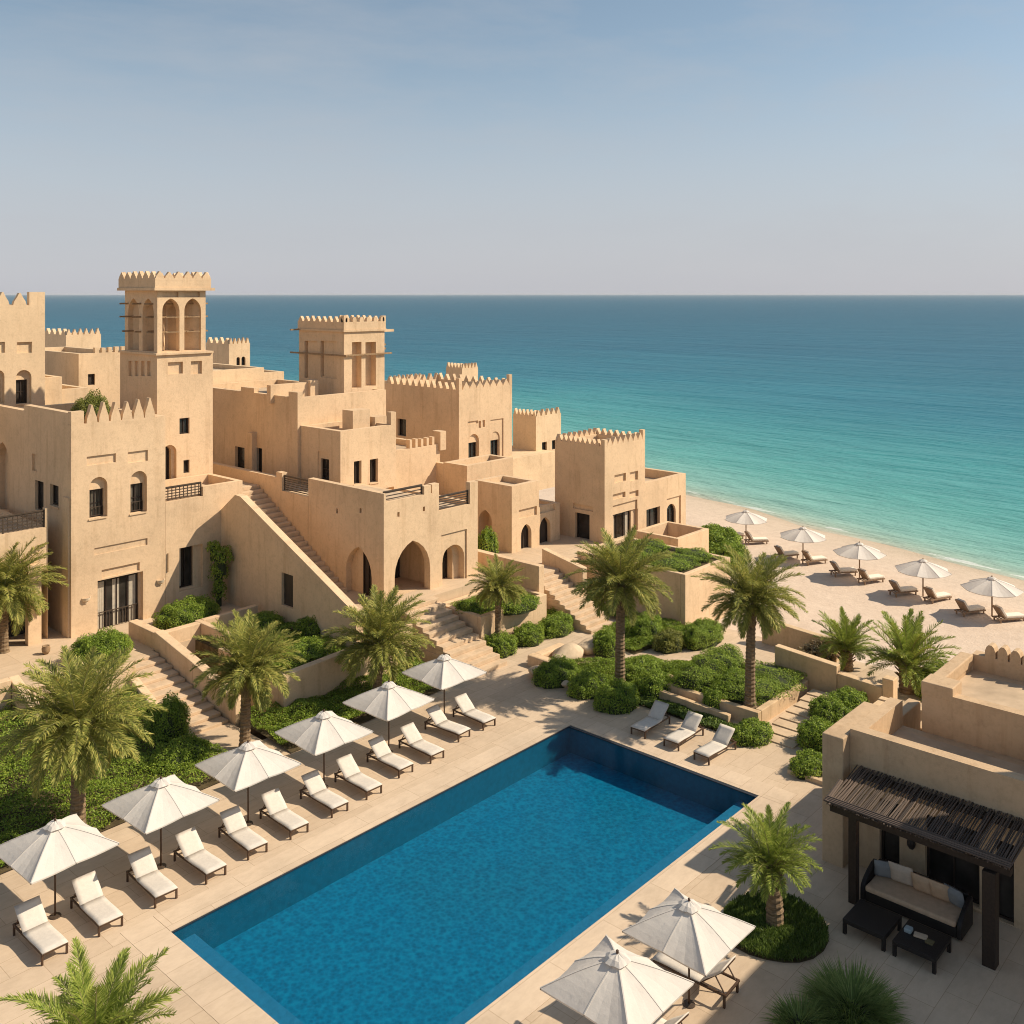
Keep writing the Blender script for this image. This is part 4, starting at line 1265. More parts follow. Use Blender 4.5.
# tall unseen block, added and sized to shade the patio (outside the picture)
B.root['label'] = 'shaded patio house with layered roof terraces in the lower right corner'
mb = MB().box(29.5, 36, -9.0, 3.4, -0.3, 12.3)
mb.build('unseen_shade_block', 'plaster_patio', B.root)

# ============================================================ PLANTS
def norm(a): return a / np.maximum(np.linalg.norm(a, axis=-1, keepdims=True), 1e-9)

def leaf_quads(c, d, nrm, L, W):
    """c centres (n,3), d leaf directions, nrm leaf normals, sizes (n,)"""
    side = norm(np.cross(d, nrm))
    L = L[:, None]; W = W[:, None]
    return np.stack([c - d * L / 2, c + side * W / 2 + d * L * 0.05, c + d * L / 2, c - side * W / 2 + d * L * 0.05], axis=1)

def blob_leaves(blobs, n, size, rs, lumpy=0.26, up=0.35, aspect=0.55, depth=0.25):
    """leaves spread through the outer shell of a set of ellipsoids"""
    areas = np.array([(b[3] * b[4] + b[3] * b[5] + b[4] * b[5]) for b in blobs])
    pick = rs.choice(len(blobs), n, p=areas / areas.sum())
    bl = np.array(blobs)[pick]
    u = norm(rs.normal(size=(n, 3)))
    u[:, 2] = np.where(u[:, 2] < -0.25, -u[:, 2], u[:, 2])
    lump = 1 + lumpy * (np.sin(u[:, 0] * 5.1 + pick * 2.3) * np.sin(u[:, 1] * 4.7 + pick) + 0.6 * np.sin(u[:, 2] * 7.3 + u[:, 0] * 6 + pick * 1.7)) * 0.6
    rad = (1 - depth * rs.rand(n) ** 1.5) * lump
    c = bl[:, :3] + u * bl[:, 3:6] * rad[:, None]
    nm = norm(u / bl[:, 3:6] * bl[:, 3:6].mean(1, keepdims=True) + rs.normal(size=(n, 3)) * 0.55 + np.array([0, 0, up]))
    d = norm(np.cross(nm, rs.normal(size=(n, 3))))
    d = norm(d + u * 0.5)
    L = size * rs.uniform(0.6, 1.35, n)
    q = leaf_quads(c, d, nm, L, L * aspect)
    keep = c[:, 2] > -0.02
    return q[keep]

def core_mesh(blobs, k=0.80):
    vs, fs = [], []
    for b in blobs:
        base = len(vs); n, m = 10, 5
        for j in range(m + 1):
            t = math.pi / 2 * j / m
            for i in range(n):
                p = 2 * math.pi * i / n
                r = k * (1 + 0.08 * math.sin(3 * p + b[0]))
                vs.append((b[0] + b[3] * r * math.cos(t) * math.cos(p), b[1] + b[4] * r * math.cos(t) * math.sin(p), b[2] + b[5] * r * math.sin(t)))
        for j in range(m):
            for i in range(n):
                fs.append((base + j * n + i, base + j * n + (i + 1) % n, base + (j + 1) * n + (i + 1) % n, base + (j + 1) * n + i))
        lo = len(vs)
        for i in range(n):
            vs.append((vs[base + i][0], vs[base + i][1], max(b[2] - b[5], 0) - 0.12))
        for i in range(n):
            fs.append((lo + i, lo + (i + 1) % n, base + (i + 1) % n, base + i))
    return vs, fs

seed = [10]
def shrub(name, label, cat, loc, blobs, dens=900, size=0.068, mat='shrub', group=None):
    seed[0] += 1
    rs = np.random.RandomState(seed[0])
    area = 0.8 * sum(4.2 * (b[3] * b[4] + b[3] * b[5] + b[4] * b[5]) / 3 * 2.2 for b in blobs)
    n = int(area * dens)
    root = thing(name, label, cat, loc, group)
    off = np.array(loc)
    q = blob_leaves(blobs, n, size, rs)
    quads('foliage', q + off, mat, root)
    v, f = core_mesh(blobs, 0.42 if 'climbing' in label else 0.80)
    mk('filler_core', [(a[0] + loc[0], a[1] + loc[1], a[2] + loc[2]) for a in v], f, 'core', root, True)  # solid dark core added under the leaves so the shrub isn't see-through
    return root

def mound(rx, ry, h, n, rs):
    """clipped but uneven mound: one body with smaller clumps swelling out of it"""
    bl = [(0, 0, h * 0.2, rx * 0.80, ry * 0.80, h * 0.74)]
    for i in range(n):
        t = 2 * math.pi * i / max(1, n) + rs.uniform(-.3, .3)
        r = rs.uniform(0.38, 0.52)
        s_ = rs.uniform(0.44, 0.56)
        bl.append((rx * r * math.cos(t), ry * r * math.sin(t), h * 0.2, rx * s_, ry * s_, h * rs.uniform(0.58, 0.74)))
    return bl
def hedge_blobs(L, wd, h, ang, rs):
    n = max(2, int(L / (wd * 0.62)))
    bl = []
    for i in range(n):
        t = (i + 0.5) / n - 0.5
        j = rs.uniform(-0.08, 0.08) * wd
        hh = h * rs.uniform(0.85, 1.12)
        a = L / n * 0.95
        bl.append((math.cos(ang) * t * L - math.sin(ang) * j, math.sin(ang) * t * L + math.cos(ang) * j, hh * 0.3, max(a, wd * 0.5), max(a, wd * 0.5), hh * 0.72))
    return bl

rr = random.Random(5)
def sh(label, u, v, z, rx, ry, h, n=6, **k):
    p = P(u, v, z)
    return shrub('shrub', label, 'shrub', (p.x, p.y, z), mound(rx, ry, h, n, rr), **k)

sh('rounded clipped green shrub left of the glass door at the terrace edge', 100, 661, 1.5, 1.45, 1.2, 1.30, 8)
sh('wide rounded green shrub right of the glass door below the tall window', 186, 624, 1.5, 1.75, 1.2, 1.25, 8)
shrub('shrub', 'tall wispy climbing shrub in the shaded corner beside the stair wall', 'shrub', (28.3, 46.5, 1.5), [(0, 0, 0.6, 0.35, 0.35, 0.9), (0.05, 0.1, 1.6, 0.5, 0.5, 0.8), (0.1, -0.1, 2.5, 0.6, 0.65, 0.7), (-0.2, 0.2, 3.0, 0.4, 0.4, 0.45)], dens=420, size=0.10)
sh('small dark round shrub in front of the sloping stair wall', 316, 612, 1.42, 0.75, 0.6, 0.95, 4)
shrub('shrub', 'roof shrub growing on the villa terrace beside the wind tower', 'shrub', (22.9, 49.8, 10.8), mound(1.15, 0.9, 2.2, 7, rr), mat='shrub_yellow')
sh('round green shrub in the middle of the terrace bed behind the second and third palms', 322, 632, 1.42, 1.5, 1.0, 1.1, 7)
sh('bushy green shrub by the curved low wall left of the dark stair door', 262, 632, 1.42, 1.3, 0.9, 0.9, 7)
sh('broad shrub spreading over the top of the tall retaining wall', 300, 658, 1.42, 1.9, 1.0, 0.75, 8)
sh('round shrub half way down beside the villa steps', 168, 735, 0.3, 0.95, 0.9, 1.6, 6)
sh('low shrub at the foot of the villa steps', 180, 762, 0.15, 1.3, 0.8, 0.85, 6)
sh('dark shrub in the planter beside the small palm', 520, 607, 1.62, 1.5, 0.8, 0.55, 6)
sh('small rounded shrub at the left corner of the small palm planter', 468, 612, 1.62, 0.75, 0.7, 0.6, 5)
sh('small shrub squeezed between the planter and the upper steps', 553, 622, 0.1, 0.55, 0.5, 0.8, 4)
sh('rounded shrub at the left end of the low row below the small palm', 500, 652, 0.05, 1.0, 0.9, 0.95, 6)
sh('middle shrub of the low row below the small palm', 528, 641, 0.05, 1.15, 0.8, 0.9, 6)
sh('long shrub at the right end of the low row below the small palm', 556, 632, 0.05, 1.5, 0.8, 0.95, 7)
sh('clipped dome shrub at the pool side foot of the tallest palm', 616, 706, 0.0, 1.2, 1.0, 1.05, 8)
sh('clipped dome shrub behind the left lounger of the three', 655, 692, 0.1, 1.05, 0.85, 0.95, 7)
sh('dark dome shrub left of the tallest palm trunk', 588, 692, 0.05, 1.15, 0.85, 0.9, 7)
sh('spreading shrub at the left tip of the palm bed', 556, 680, 0.05, 1.3, 0.95, 1.0, 7)
sh('large shrub right behind the tallest palm trunk', 640, 676, 0.1, 1.6, 0.9, 0.8, 8)
sh('tall dark shrub against the retaining wall behind the tallest palm', 608, 652, 0.1, 0.9, 0.8, 1.1, 6)
sh('rounded green shrub in shade right of the tallest palm under the courtyard wall', 645, 636, 0.1, 1.25, 0.85, 1.15, 7)
sh('yellow green shrub beside the curved garden path', 670, 647, 0.1, 1.1, 0.8, 0.9, 7, mat='shrub_yellow')
sh('broad green shrub at the bend of the garden path below the square planter', 702, 641, 0.1, 1.7, 1.0, 1.0, 8)
sh('small ragged shrub beside the low kerb of the tall palm planter', 716, 705, 0.2, 0.75, 0.7, 0.85, 5)
sh('green shrub at the front edge of the planter left of the tall palm', 735, 690, 0.5, 1.3, 0.9, 0.85, 6)
sh('low shrub trailing along the grass strip behind the right lounger', 752, 738, 0.0, 1.2, 0.8, 0.65, 6)
sh('wild shrub on the sand behind the beachside house', 714, 549, -1.0, 2.3, 2.0, 1.7, 8, size=0.14, dens=330)
sh('smaller wild shrub on the sand in front of the beachside court', 726, 562, -1.2, 1.8, 1.6, 1.3, 7, size=0.14, dens=330)
sh('grassy shrub between the right beach palm and the patio house', 938, 696, -0.3, 1.7, 1.1, 1.5, 6, size=0.10, dens=500)
sh('dry pale shrub at the foot of the left beach palm', 815, 668, -0.3, 1.2, 0.9, 1.2, 5, mat='dry_leaf', size=0.15, dens=250)
sh('clipped low shrub in the kerbed bed beside the wide pale steps', 808, 770, 0.05, 1.0, 0.7, 0.62, 6)
sh('round shrub next to the low kerbed shrub and the patio house wall', 818, 745, 0.05, 1.1, 0.9, 1.0, 6)
sh('darker round shrub half way along the wide pale steps', 830, 722, 0.1, 1.1, 0.9, 1.05, 6)
sh('leafy shrub at the far end of the wide pale steps by the sunken court', 850, 712, 0.2, 1.2, 0.9, 0.95, 6)
sh('shrub in the recess of the gatehouse shaded wall', 487, 560, 2.3, 0.8, 0.7, 1.9, 5, size=0.10, dens=450)

def hedge(label, x, y, z, L, wd, h, ang, **k):
    return shrub('hedge', label, 'hedge', (x, y, z), hedge_blobs(L, wd, h, ang, rr), **k)
hedge('thick clipped hedge filling the back of the tall palm planter', 39.6, 23.6, 0.5, 4.0, 1.3, 0.95, 0.05)
hedge('lower clipped hedge filling the front of the tall palm planter', 39.9, 21.5, 0.5, 3.4, 2.2, 0.6, 0.0)
hedge('hedge growing on top of the square high planter', 48, 30.6, 2.7, 3.8, 1.6, 0.55, 0.0)
hedge('second hedge on the square high planter nearest the courtyard', 48, 33.4, 2.7, 3.8, 1.6, 0.5, 0.0)

# ground cover sheets: nobody could count their leaves
def cover(name, label, poly, zfun, n, size, rs_seed, mat='cover', hump=0.25, soil='soil', bumps=1.0, blade=0.55, up=0.9):
    rs = np.random.RandomState(rs_seed)
    pl = np.array(poly)
    lo, hi = pl.min(0), pl.max(0)
    pts = rs.uniform(lo, hi, size=(n * 3, 2))
    ins = np.zeros(len(pts), bool)
    j = len(pl) - 1
    for i in range(len(pl)):
        xi, yi = pl[i]; xj, yj = pl[j]
        c = ((yi > pts[:, 1]) != (yj > pts[:, 1])) & (pts[:, 0] < (xj - xi) * (pts[:, 1] - yi) / (yj - yi + 1e-12) + xi)
        ins ^= c; j = i
    pts = pts[ins][:n]
    m = len(pts)
    hum = 0.5 + 0.5 * np.sin(pts[:, 0] * 1.9 * bumps + 1.3 * np.sin(pts[:, 1] * 1.3 * bumps)) * np.sin(pts[:, 1] * 2.3 * bumps + 0.9 * np.sin(pts[:, 0] * 1.1))
    hum = hum * 0.75 + 0.25 * (0.5 + 0.5 * np.sin(pts[:, 0] * 6.1 + pts[:, 1] * 2) * np.sin(pts[:, 1] * 5.3 - pts[:, 0]))
    z = zfun(pts[:, 0], pts[:, 1]) + hum * hump + rs.rand(m) * 0.10
    c = np.stack([pts[:, 0], pts[:, 1], z], 1)
    nm = norm(rs.normal(size=(m, 3)) * 0.7 + np.array([0, 0, up]))
    d = norm(np.cross(nm, rs.normal(size=(m, 3))))
    if blade < 0.3: d = norm(rs.normal(size=(m, 3)) * 0.45 + np.array([0, 0, 1.0])); nm = norm(np.cross(d, rs.normal(size=(m, 3))))
    L = size * rs.uniform(0.6, 1.35, m)
    o = quads(name, leaf_quads(c, d, nm, L, L * blade), mat)
    o['kind'] = 'stuff'; o['label'] = label
    return o
def soil_sheet(poly, zfun, z_off=0.02, n=24):
    pl = np.array(poly); lo, hi = pl.min(0), pl.max(0)
    vs, fs = [], []
    # fan of quads between opposite corners (4-gon patches only)
    a, b, c, d = [np.array(q) for q in poly]
    for j in range(n + 1):
        for i in range(n + 1):
            s_, t = i / n, j / n
            p = (1 - s_) * (1 - t) * a + s_ * (1 - t) * b + s_ * t * c + (1 - s_) * t * d
            vs.append((p[0], p[1], float(zfun(p[0], p[1])) + z_off))
    for j in range(n):
        for i in range(n):
            q = j * (n + 1) + i
            fs.append((q, q + 1, q + n + 2, q + n + 1))
    return struct(mk('garden_soil', vs, fs, 'soil', None, True, False))
zl = lambda x, y: 0.03 + np.clip((y - 33.0) / 9.0, 0, 1) * 0.75 + 0.12 * np.sin(x * 0.9) * np.clip((y - 33) / 3, 0, 1)
pL = [(2, 32.1), (20.85, 32.35), (20.4, 42.5), (2, 42.5)]
soil_sheet(pL, zl)
cover('ground_cover', 'dense green ground cover spreading left of the villa steps', pL, zl, 150000, 0.08, 1, hump=0.5, bumps=0.8)
pR = [(22.85, 32.3), (32.5, 32.4), (31.8, 35.3), (22.9, 36.1)]
zr_ = lambda x, y: 0.03 + np.clip((y - 32.4) / 3.0, 0, 1) * 0.15
soil_sheet(pR, zr_)
cover('ground_cover', 'green ground cover bed in front of the tall retaining wall', pR, zr_, 45000, 0.075, 2, hump=0.5)
pU = [(25.0, 36.0), (32.4, 36.3), (29.0, 42.8), (25.0, 42.8)]
cover('ground_cover', 'mixed ground cover on the raised terrace bed beside the stair wall', pU, lambda x, y: 1.42 + 0 * x, 36000, 0.075, 3, hump=0.45)
pS = [(35.75, 20.6), (36.65, 20.4), (36.65, 25.2), (35.75, 25.2)]
soil_sheet(pS, lambda x, y: 0.01 + 0 * x, 0.006)
cover('grass', 'strip of grass behind the three loungers', pS, lambda x, y: 0.02 + 0 * x, 4200, 0.14, 4, 'grass', hump=0.12)
pS2 = [(36.0, 19.65), (37.15, 19.65), (37.15, 20.5), (36.0, 20.5)]
cover('grass', 'patch of grass below the planter corner', pS2, lambda x, y: 0.02 + 0 * x, 1500, 0.16, 14, 'grass', hump=0.2)
pT = [(35.8, 25.4), (41.0, 24.9), (40.0, 27.6), (36.2, 30.9)]
zt2 = lambda x, y: 0.03 + np.clip((x - 36) / 4, 0, 1) * 0.12
soil_sheet(pT, zt2)
cover('ground_cover', 'green ground cover around the tallest palm', pT, zt2, 32000, 0.075, 5, hump=0.4)
pN = [(40.6, 28.5), (45.4, 27.9), (45.4, 31.8), (41.2, 31.4)]
soil_sheet(pN, lambda x, y: 0.02 + 0 * x)
cover('ground_cover', 'green ground cover below the square high planter', pN, lambda x, y: 0.03 + 0 * x, 24000, 0.075, 15, hump=0.4)
pT2 = [(37.0, 24.6), (41.9, 24.6), (41.9, 25.6), (37.0, 25.4)]
cover('ground_cover', 'ground cover between the palm planter and the path', pT2, lambda x, y: 0.05 + 0 * x, 8000, 0.08, 6, hump=0.4)
pT3 = [(44.2, 32.0), (45.5, 32.0), (45.5, 35.7), (44.2, 35.7)]
cover('ground_cover', 'ground cover at the foot of the courtyard wall', pT3, lambda x, y: 0.05 + 0 * x, 7000, 0.08, 7, hump=0.5)
pQ = [(36.0, 34.7), (40.3, 34.7), (40.3, 37.0), (36.0, 37.0)]
cover('ground_cover', 'ground cover inside the small palm planter', pQ, lambda x, y: 1.62 + 0 * x, 12000, 0.07, 8, hump=0.2)
struct(MB().add([(39.8, 27.8, 0.009), (42.2, 24.7, 0.009), (46.9, 24.2, 0.009), (46.9, 27.7, 0.009), (40.6, 28.3, 0.009)], [(0, 1, 2, 3, 4)]).build('path', 'path', recalc=False))
cg = (25.75, 13.25)
pG = [(cg[0] + 1.5 * math.cos(t) * (1 + .05 * math.sin(3 * t)), cg[1] + 1.45 * math.sin(t)) for t in [2 * math.pi * k / 20 for k in range(20)]]
struct(MB().add([(q[0], q[1], 0.012) for q in pG], [tuple(range(20))]).build('garden_soil', 'soil', recalc=False))
cover('grass', 'round patch of dark grass at the foot of the patio palm', pG, lambda x, y: 0.05 + 0 * x, 16000, 0.17, 9, 'grass', hump=0.12, blade=0.16)

# spiky clump bottom right
def spiky(label, x, y, z, n, L, sp, seed_, mat='spiky', name='grass_clump'):
    rs = np.random.RandomState(seed_)
    root = thing(name, label, 'plant', (x, y, z))
    out = []
    for i in range(n):
        az = rs.uniform(0, 2 * math.pi); el = rs.uniform(0.25, 1.45)
        r0 = rs.uniform(0, sp)
        b = np.array([x + r0 * math.cos(az), y + r0 * math.sin(az), z])
        l = L * rs.uniform(0.7, 1.1)
        prev = b; wd = 0.022
        sd_ = np.array([-math.sin(az), math.cos(az), 0])
        for k in range(3):
            e = el - 0.35 * k
            nx = prev + np.array([math.cos(az) * math.cos(e), math.sin(az) * math.cos(e), math.sin(e)]) * l / 3
            w0, w1 = wd * (1 - k / 3.0), wd * (1 - (k + 1) / 3.0) + 0.002
            out.append([prev - sd_ * w0, prev + sd_ * w0, nx + sd_ * w1, nx - sd_ * w1]); prev = nx
    quads('blades', np.array(out), mat, root)
    t = [2 * math.pi * k / 12 for k in range(12)]
    mk('root_mound', [(x + sp * 1.1 * math.cos(a), y + sp * 1.1 * math.sin(a), z) for a in t] + [(x + sp * 0.6 * math.cos(a), y + sp * 0.6 * math.sin(a), z + L * 0.3) for a in t],
       [(i, (i + 1) % 12, 12 + (i + 1) % 12, 12 + i) for i in range(12)] + [tuple(range(12, 24))], 'core', root, True)
    return root
p = P(852, 1016, 0)
spiky('large spiky grass clump beside the patio paving in the lower right', p.x, p.y, 0.01, 2600, 0.95, 0.7, 3)
p = P(800, 1030, 0)
spiky('small spiky grass clump cut by the bottom edge near the nearest parasols', p.x, p.y, 0.01, 700, 0.7, 0.4, 4)

# ---- date palms
def crown_arrays(seed_, nf=44, L=2.5, emax=82, emin=-28, bend=62, leaf=0.42, wl=0.034, nl=46, droop=0.35):
    rs = np.random.RandomState(seed_)
    leaves, stem = [], MB()
    for i in range(nf):
        f = i / (nf - 1)
        az = i * 2.39996 + rs.uniform(-0.25, 0.25)
        e0 = R(emax - (emax - emin) * f ** 0.85 + rs.uniform(-7, 7))
        Lf = L * (0.72 + 0.28 * math.sin(math.pi * min(1, 0.25 + f))) * rs.uniform(0.88, 1.08)
        bd = R(bend) * rs.uniform(0.75, 1.25) * (0.55 + 0.6 * math.cos(max(0.0, e0)))
        twist = rs.uniform(-0.5, 0.5)
        m = 12
        p_ = np.array([0.10 * math.cos(az), 0.10 * math.sin(az), 0.0])
        pts, dirs = [p_], []
        for k in range(m):
            t = (k + 0.5) / m
            e = e0 - bd * t ** 1.3
            a2 = az + twist * 0.35 * t * t
            d = np.array([math.cos(a2) * math.cos(e), math.sin(a2) * math.cos(e), math.sin(e)])
            dirs.append(d); p_ = p_ + d * Lf / m; pts.append(p_)
        dirs.append(dirs[-1])
        stem.tube(pts, [0.028 * (1 - 0.85 * k / m) + 0.004 for k in range(m + 1)], 4)
        pts, dirs = np.array(pts), np.array(dirs)
        tt = np.linspace(0.14, 1.0, nl)
        for sgn in (-1, 1):
            idx = np.minimum((tt * m).astype(int), m - 1); fr = tt * m - idx
            c0 = pts[idx] * (1 - fr)[:, None] + pts[idx + 1] * fr[:, None]
            d = norm(dirs[idx] * (1 - fr)[:, None] + dirs[idx + 1] * fr[:, None])
            sdv = norm(np.cross(d, np.array([0, 0, 1.0])) + 1e-6)
            upv = norm(np.cross(sdv, d))
            ln = leaf * np.sin(np.pi * np.clip(0.16 + 0.80 * tt, 0, 1)) ** 0.7 * rs.uniform(0.8, 1.15, nl)
            spread = 0.95 - 0.55 * tt
            ld = norm(d * 0.75 + sdv * sgn * spread[:, None] + upv * (0.28 + rs.normal(size=nl) * 0.22)[:, None])
            mid = c0 + ld * (ln * 0.5)[:, None]
            ld2 = norm(ld + np.array([0, 0, -1.0]) * droop * rs.uniform(0.4, 1.5, nl)[:, None])
            tip = mid + ld2 * (ln * 0.5)[:, None]
            wv = norm(np.cross(ld, upv) + rs.normal(size=(nl, 3)) * 0.3) * wl / 2
            leaves.append(np.stack([c0 - wv * 0.4, c0 + wv * 0.4, mid + wv, mid - wv], 1))
            leaves.append(np.stack([mid - wv, mid + wv, tip + wv * 0.15, tip - wv * 0.15], 1))
    return np.concatenate(leaves), stem

CR = {}
def crown_mesh(key, mat, **k):
    q, st = crown_arrays(**k)
    o = quads('crown', q, mat)
    st_o = st.build('stalks', 'stem', o, recalc=False)
    CR[key] = (o.data, st_o.data)
    bpy.data.objects.remove(st_o); bpy.data.objects.remove(o)
crown_mesh('old', 'palm', seed_=3, nf=70, L=2.9, emax=86, emin=-14, bend=66, leaf=0.54, wl=0.032, nl=88, droop=0.4)
crown_mesh('old2', 'palm', seed_=8, nf=66, L=2.75, emax=86, emin=-8, bend=64, leaf=0.52, wl=0.032, nl=86, droop=0.38)
crown_mesh('tall', 'palm', seed_=21, nf=68, L=2.75, emax=86, emin=-10, bend=60, leaf=0.50, wl=0.032, nl=86, droop=0.35)
crown_mesh('young', 'palm_bright', seed_=14, nf=44, L=2.5, emax=87, emin=16, bend=58, leaf=0.44, wl=0.030, nl=78, droop=0.15)
crown_mesh('young2', 'palm_bright', seed_=33, nf=46, L=2.5, emax=87, emin=10, bend=66, leaf=0.44, wl=0.030, nl=78, droop=0.2)
crown_mesh('dry', 'dry_leaf', seed_=5, nf=13, L=1.1, emax=-42, emin=-74, bend=24, leaf=0.22, nl=22, droop=0.5)

def trunk_mb(h, r0, r1, lean=(0, 0), seed_=0):
    rs = random.Random(seed_)
    pts, rad = [], []
    n = max(10, int(h / 0.085))
    for i in range(n + 1):
        t = i / n
        zig = 1.07 if i % 2 == 0 else 0.94
        r = (r0 + (r1 - r0) * t) * zig * rs.uniform(0.97, 1.03)
        if t < 0.10: r *= 1.25 - 2.5 * t
        if t > 0.86: r *= 1 + 0.45 * (t - 0.86) / 0.14
        pts.append((lean[0] * t * t, lean[1] * t * t, h * t)); rad.append(r)
    return MB().tube(pts, rad, 11)

def palm(label, x, y, z, h, crown, scale=1.0, rot=0.0, r0=0.25, r1=0.19, lean=(0, 0), dry=True, seed_=1):
    root = thing('date_palm', label, 'palm tree', (x, y, z))
    mb = trunk_mb(h, r0, r1, lean, seed_)
    # stubs of cut leaf bases under the crown
    rs = random.Random(seed_ + 50)
    mb.v = [(a[0] + x, a[1] + y, a[2] + z) for a in mb.v]
    t = mb.build('trunk', 'bark', root)
    bt = MB()
    for i in range(34):
        a = i * 2.4; zz_ = h - 0.75 * (i / 34.0) + 0.06
        q = Vector((x + lean[0] + r1 * 1.0 * math.cos(a), y + lean[1] + r1 * math.sin(a), z + zz_))
        e = q + Vector((0.20 * math.cos(a), 0.20 * math.sin(a), 0.20))
        bt.bar(q - Vector((0.05 * math.cos(a), 0.05 * math.sin(a), 0.02)), e, 0.075, 0.035)
    bt.build('leaf_base', 'bark', t)
    cdat, sdat = CR[crown]
    c = bpy.data.objects.new('crown', cdat); COL.objects.link(c); c.parent = root
    c.location = (lean[0], lean[1], h - 0.03); c.rotation_euler = (0, 0, rot); c.scale = (scale,) * 3
    s_ = bpy.data.objects.new('stalks', sdat); COL.objects.link(s_); s_.parent = c
    if dry:
        d1_, d2_ = CR['dry']
        o = bpy.data.objects.new('dead_fronds', d1_); COL.objects.link(o); o.parent = root
        o.location = (lean[0], lean[1], h - 0.12); o.rotation_euler = (0, 0, rot * 1.7 + 1); o.scale = (scale,) * 3
    return root
def palm_px(label, bu, bv, z, cu, cv, crown, scale, **k):
    p = P(bu, bv, z)
    Y = CS * p.x + SN * p.y
    h = H - (cv - V0) * Y / FPX - z
    sh_ = (cu - bu) * Y / FPX
    return palm(label, p.x, p.y, z, h, crown, scale, lean=(SN * sh_, -CS * sh_), **k)
palm_px('large drooping date palm standing in the ground cover at the left edge', 78, 832, 0.1, 78, 728, 'old', 1.02, rot=0.4, seed_=1)
palm_px('date palm at the foot of the villa steps behind the third parasol', 245, 748, 0.05, 247, 672, 'old2', 0.93, rot=1.9, r0=0.22, r1=0.18, seed_=2)
palm_px('wide arching date palm behind the fifth parasol in front of the retaining wall', 377, 700, 0.1, 380, 645, 'old2', 1.0, rot=4.0, r0=0.22, r1=0.19, seed_=3)
palm('small date palm in front of the raised planter by the arcade steps', fx(498, 33.95), 33.95, 0.05, zz(590, fx(498, 33.95), 33.95), 'tall', 0.66, rot=2.2, r0=0.17, r1=0.13, seed_=4)
palm_px('tallest date palm with a straight trunk beyond the far corner of the pool', 620, 688, 0.05, 621, 585, 'tall', 1.05, rot=0.2, r0=0.24, r1=0.18, seed_=5)
palm_px('tall date palm rising from the low planter behind the three loungers', 750, 706, 0.5, 752, 602, 'tall', 0.95, rot=2.9, r0=0.23, r1=0.17, seed_=6)
palm_px('short upright palm behind the stepped wall, left of the two near the beach', 848, 672, -0.1, 846, 650, 'young', 0.80, rot=1.0, r0=0.26, r1=0.24, seed_=7, dry=False)
palm_px('short upright palm with thick stub trunk, right of the two near the beach', 907, 694, -0.1, 907, 666, 'young', 1.02, rot=3.3, r0=0.36, r1=0.32, seed_=8, dry=False)
palm_px('short bushy palm with thick trunk in the round grass patch by the patio', 775, 928, 0.02, 771, 866, 'young2', 0.70, rot=0.7, r0=0.25, r1=0.21, seed_=9, dry=False)
palm('palm crown cut off by the bottom edge near the first parasol', 9.7, 20.9, 0, 1.55, 'young2', 0.92, rot=2.0, r0=0.25, r1=0.22, seed_=10, dry=False)
palm_px('pale drooping palm at the left frame edge in front of the balcony wing', 4, 652, 1.5, 4, 592, 'old', 1.0, rot=5.0, r0=0.2, r1=0.18, seed_=11)

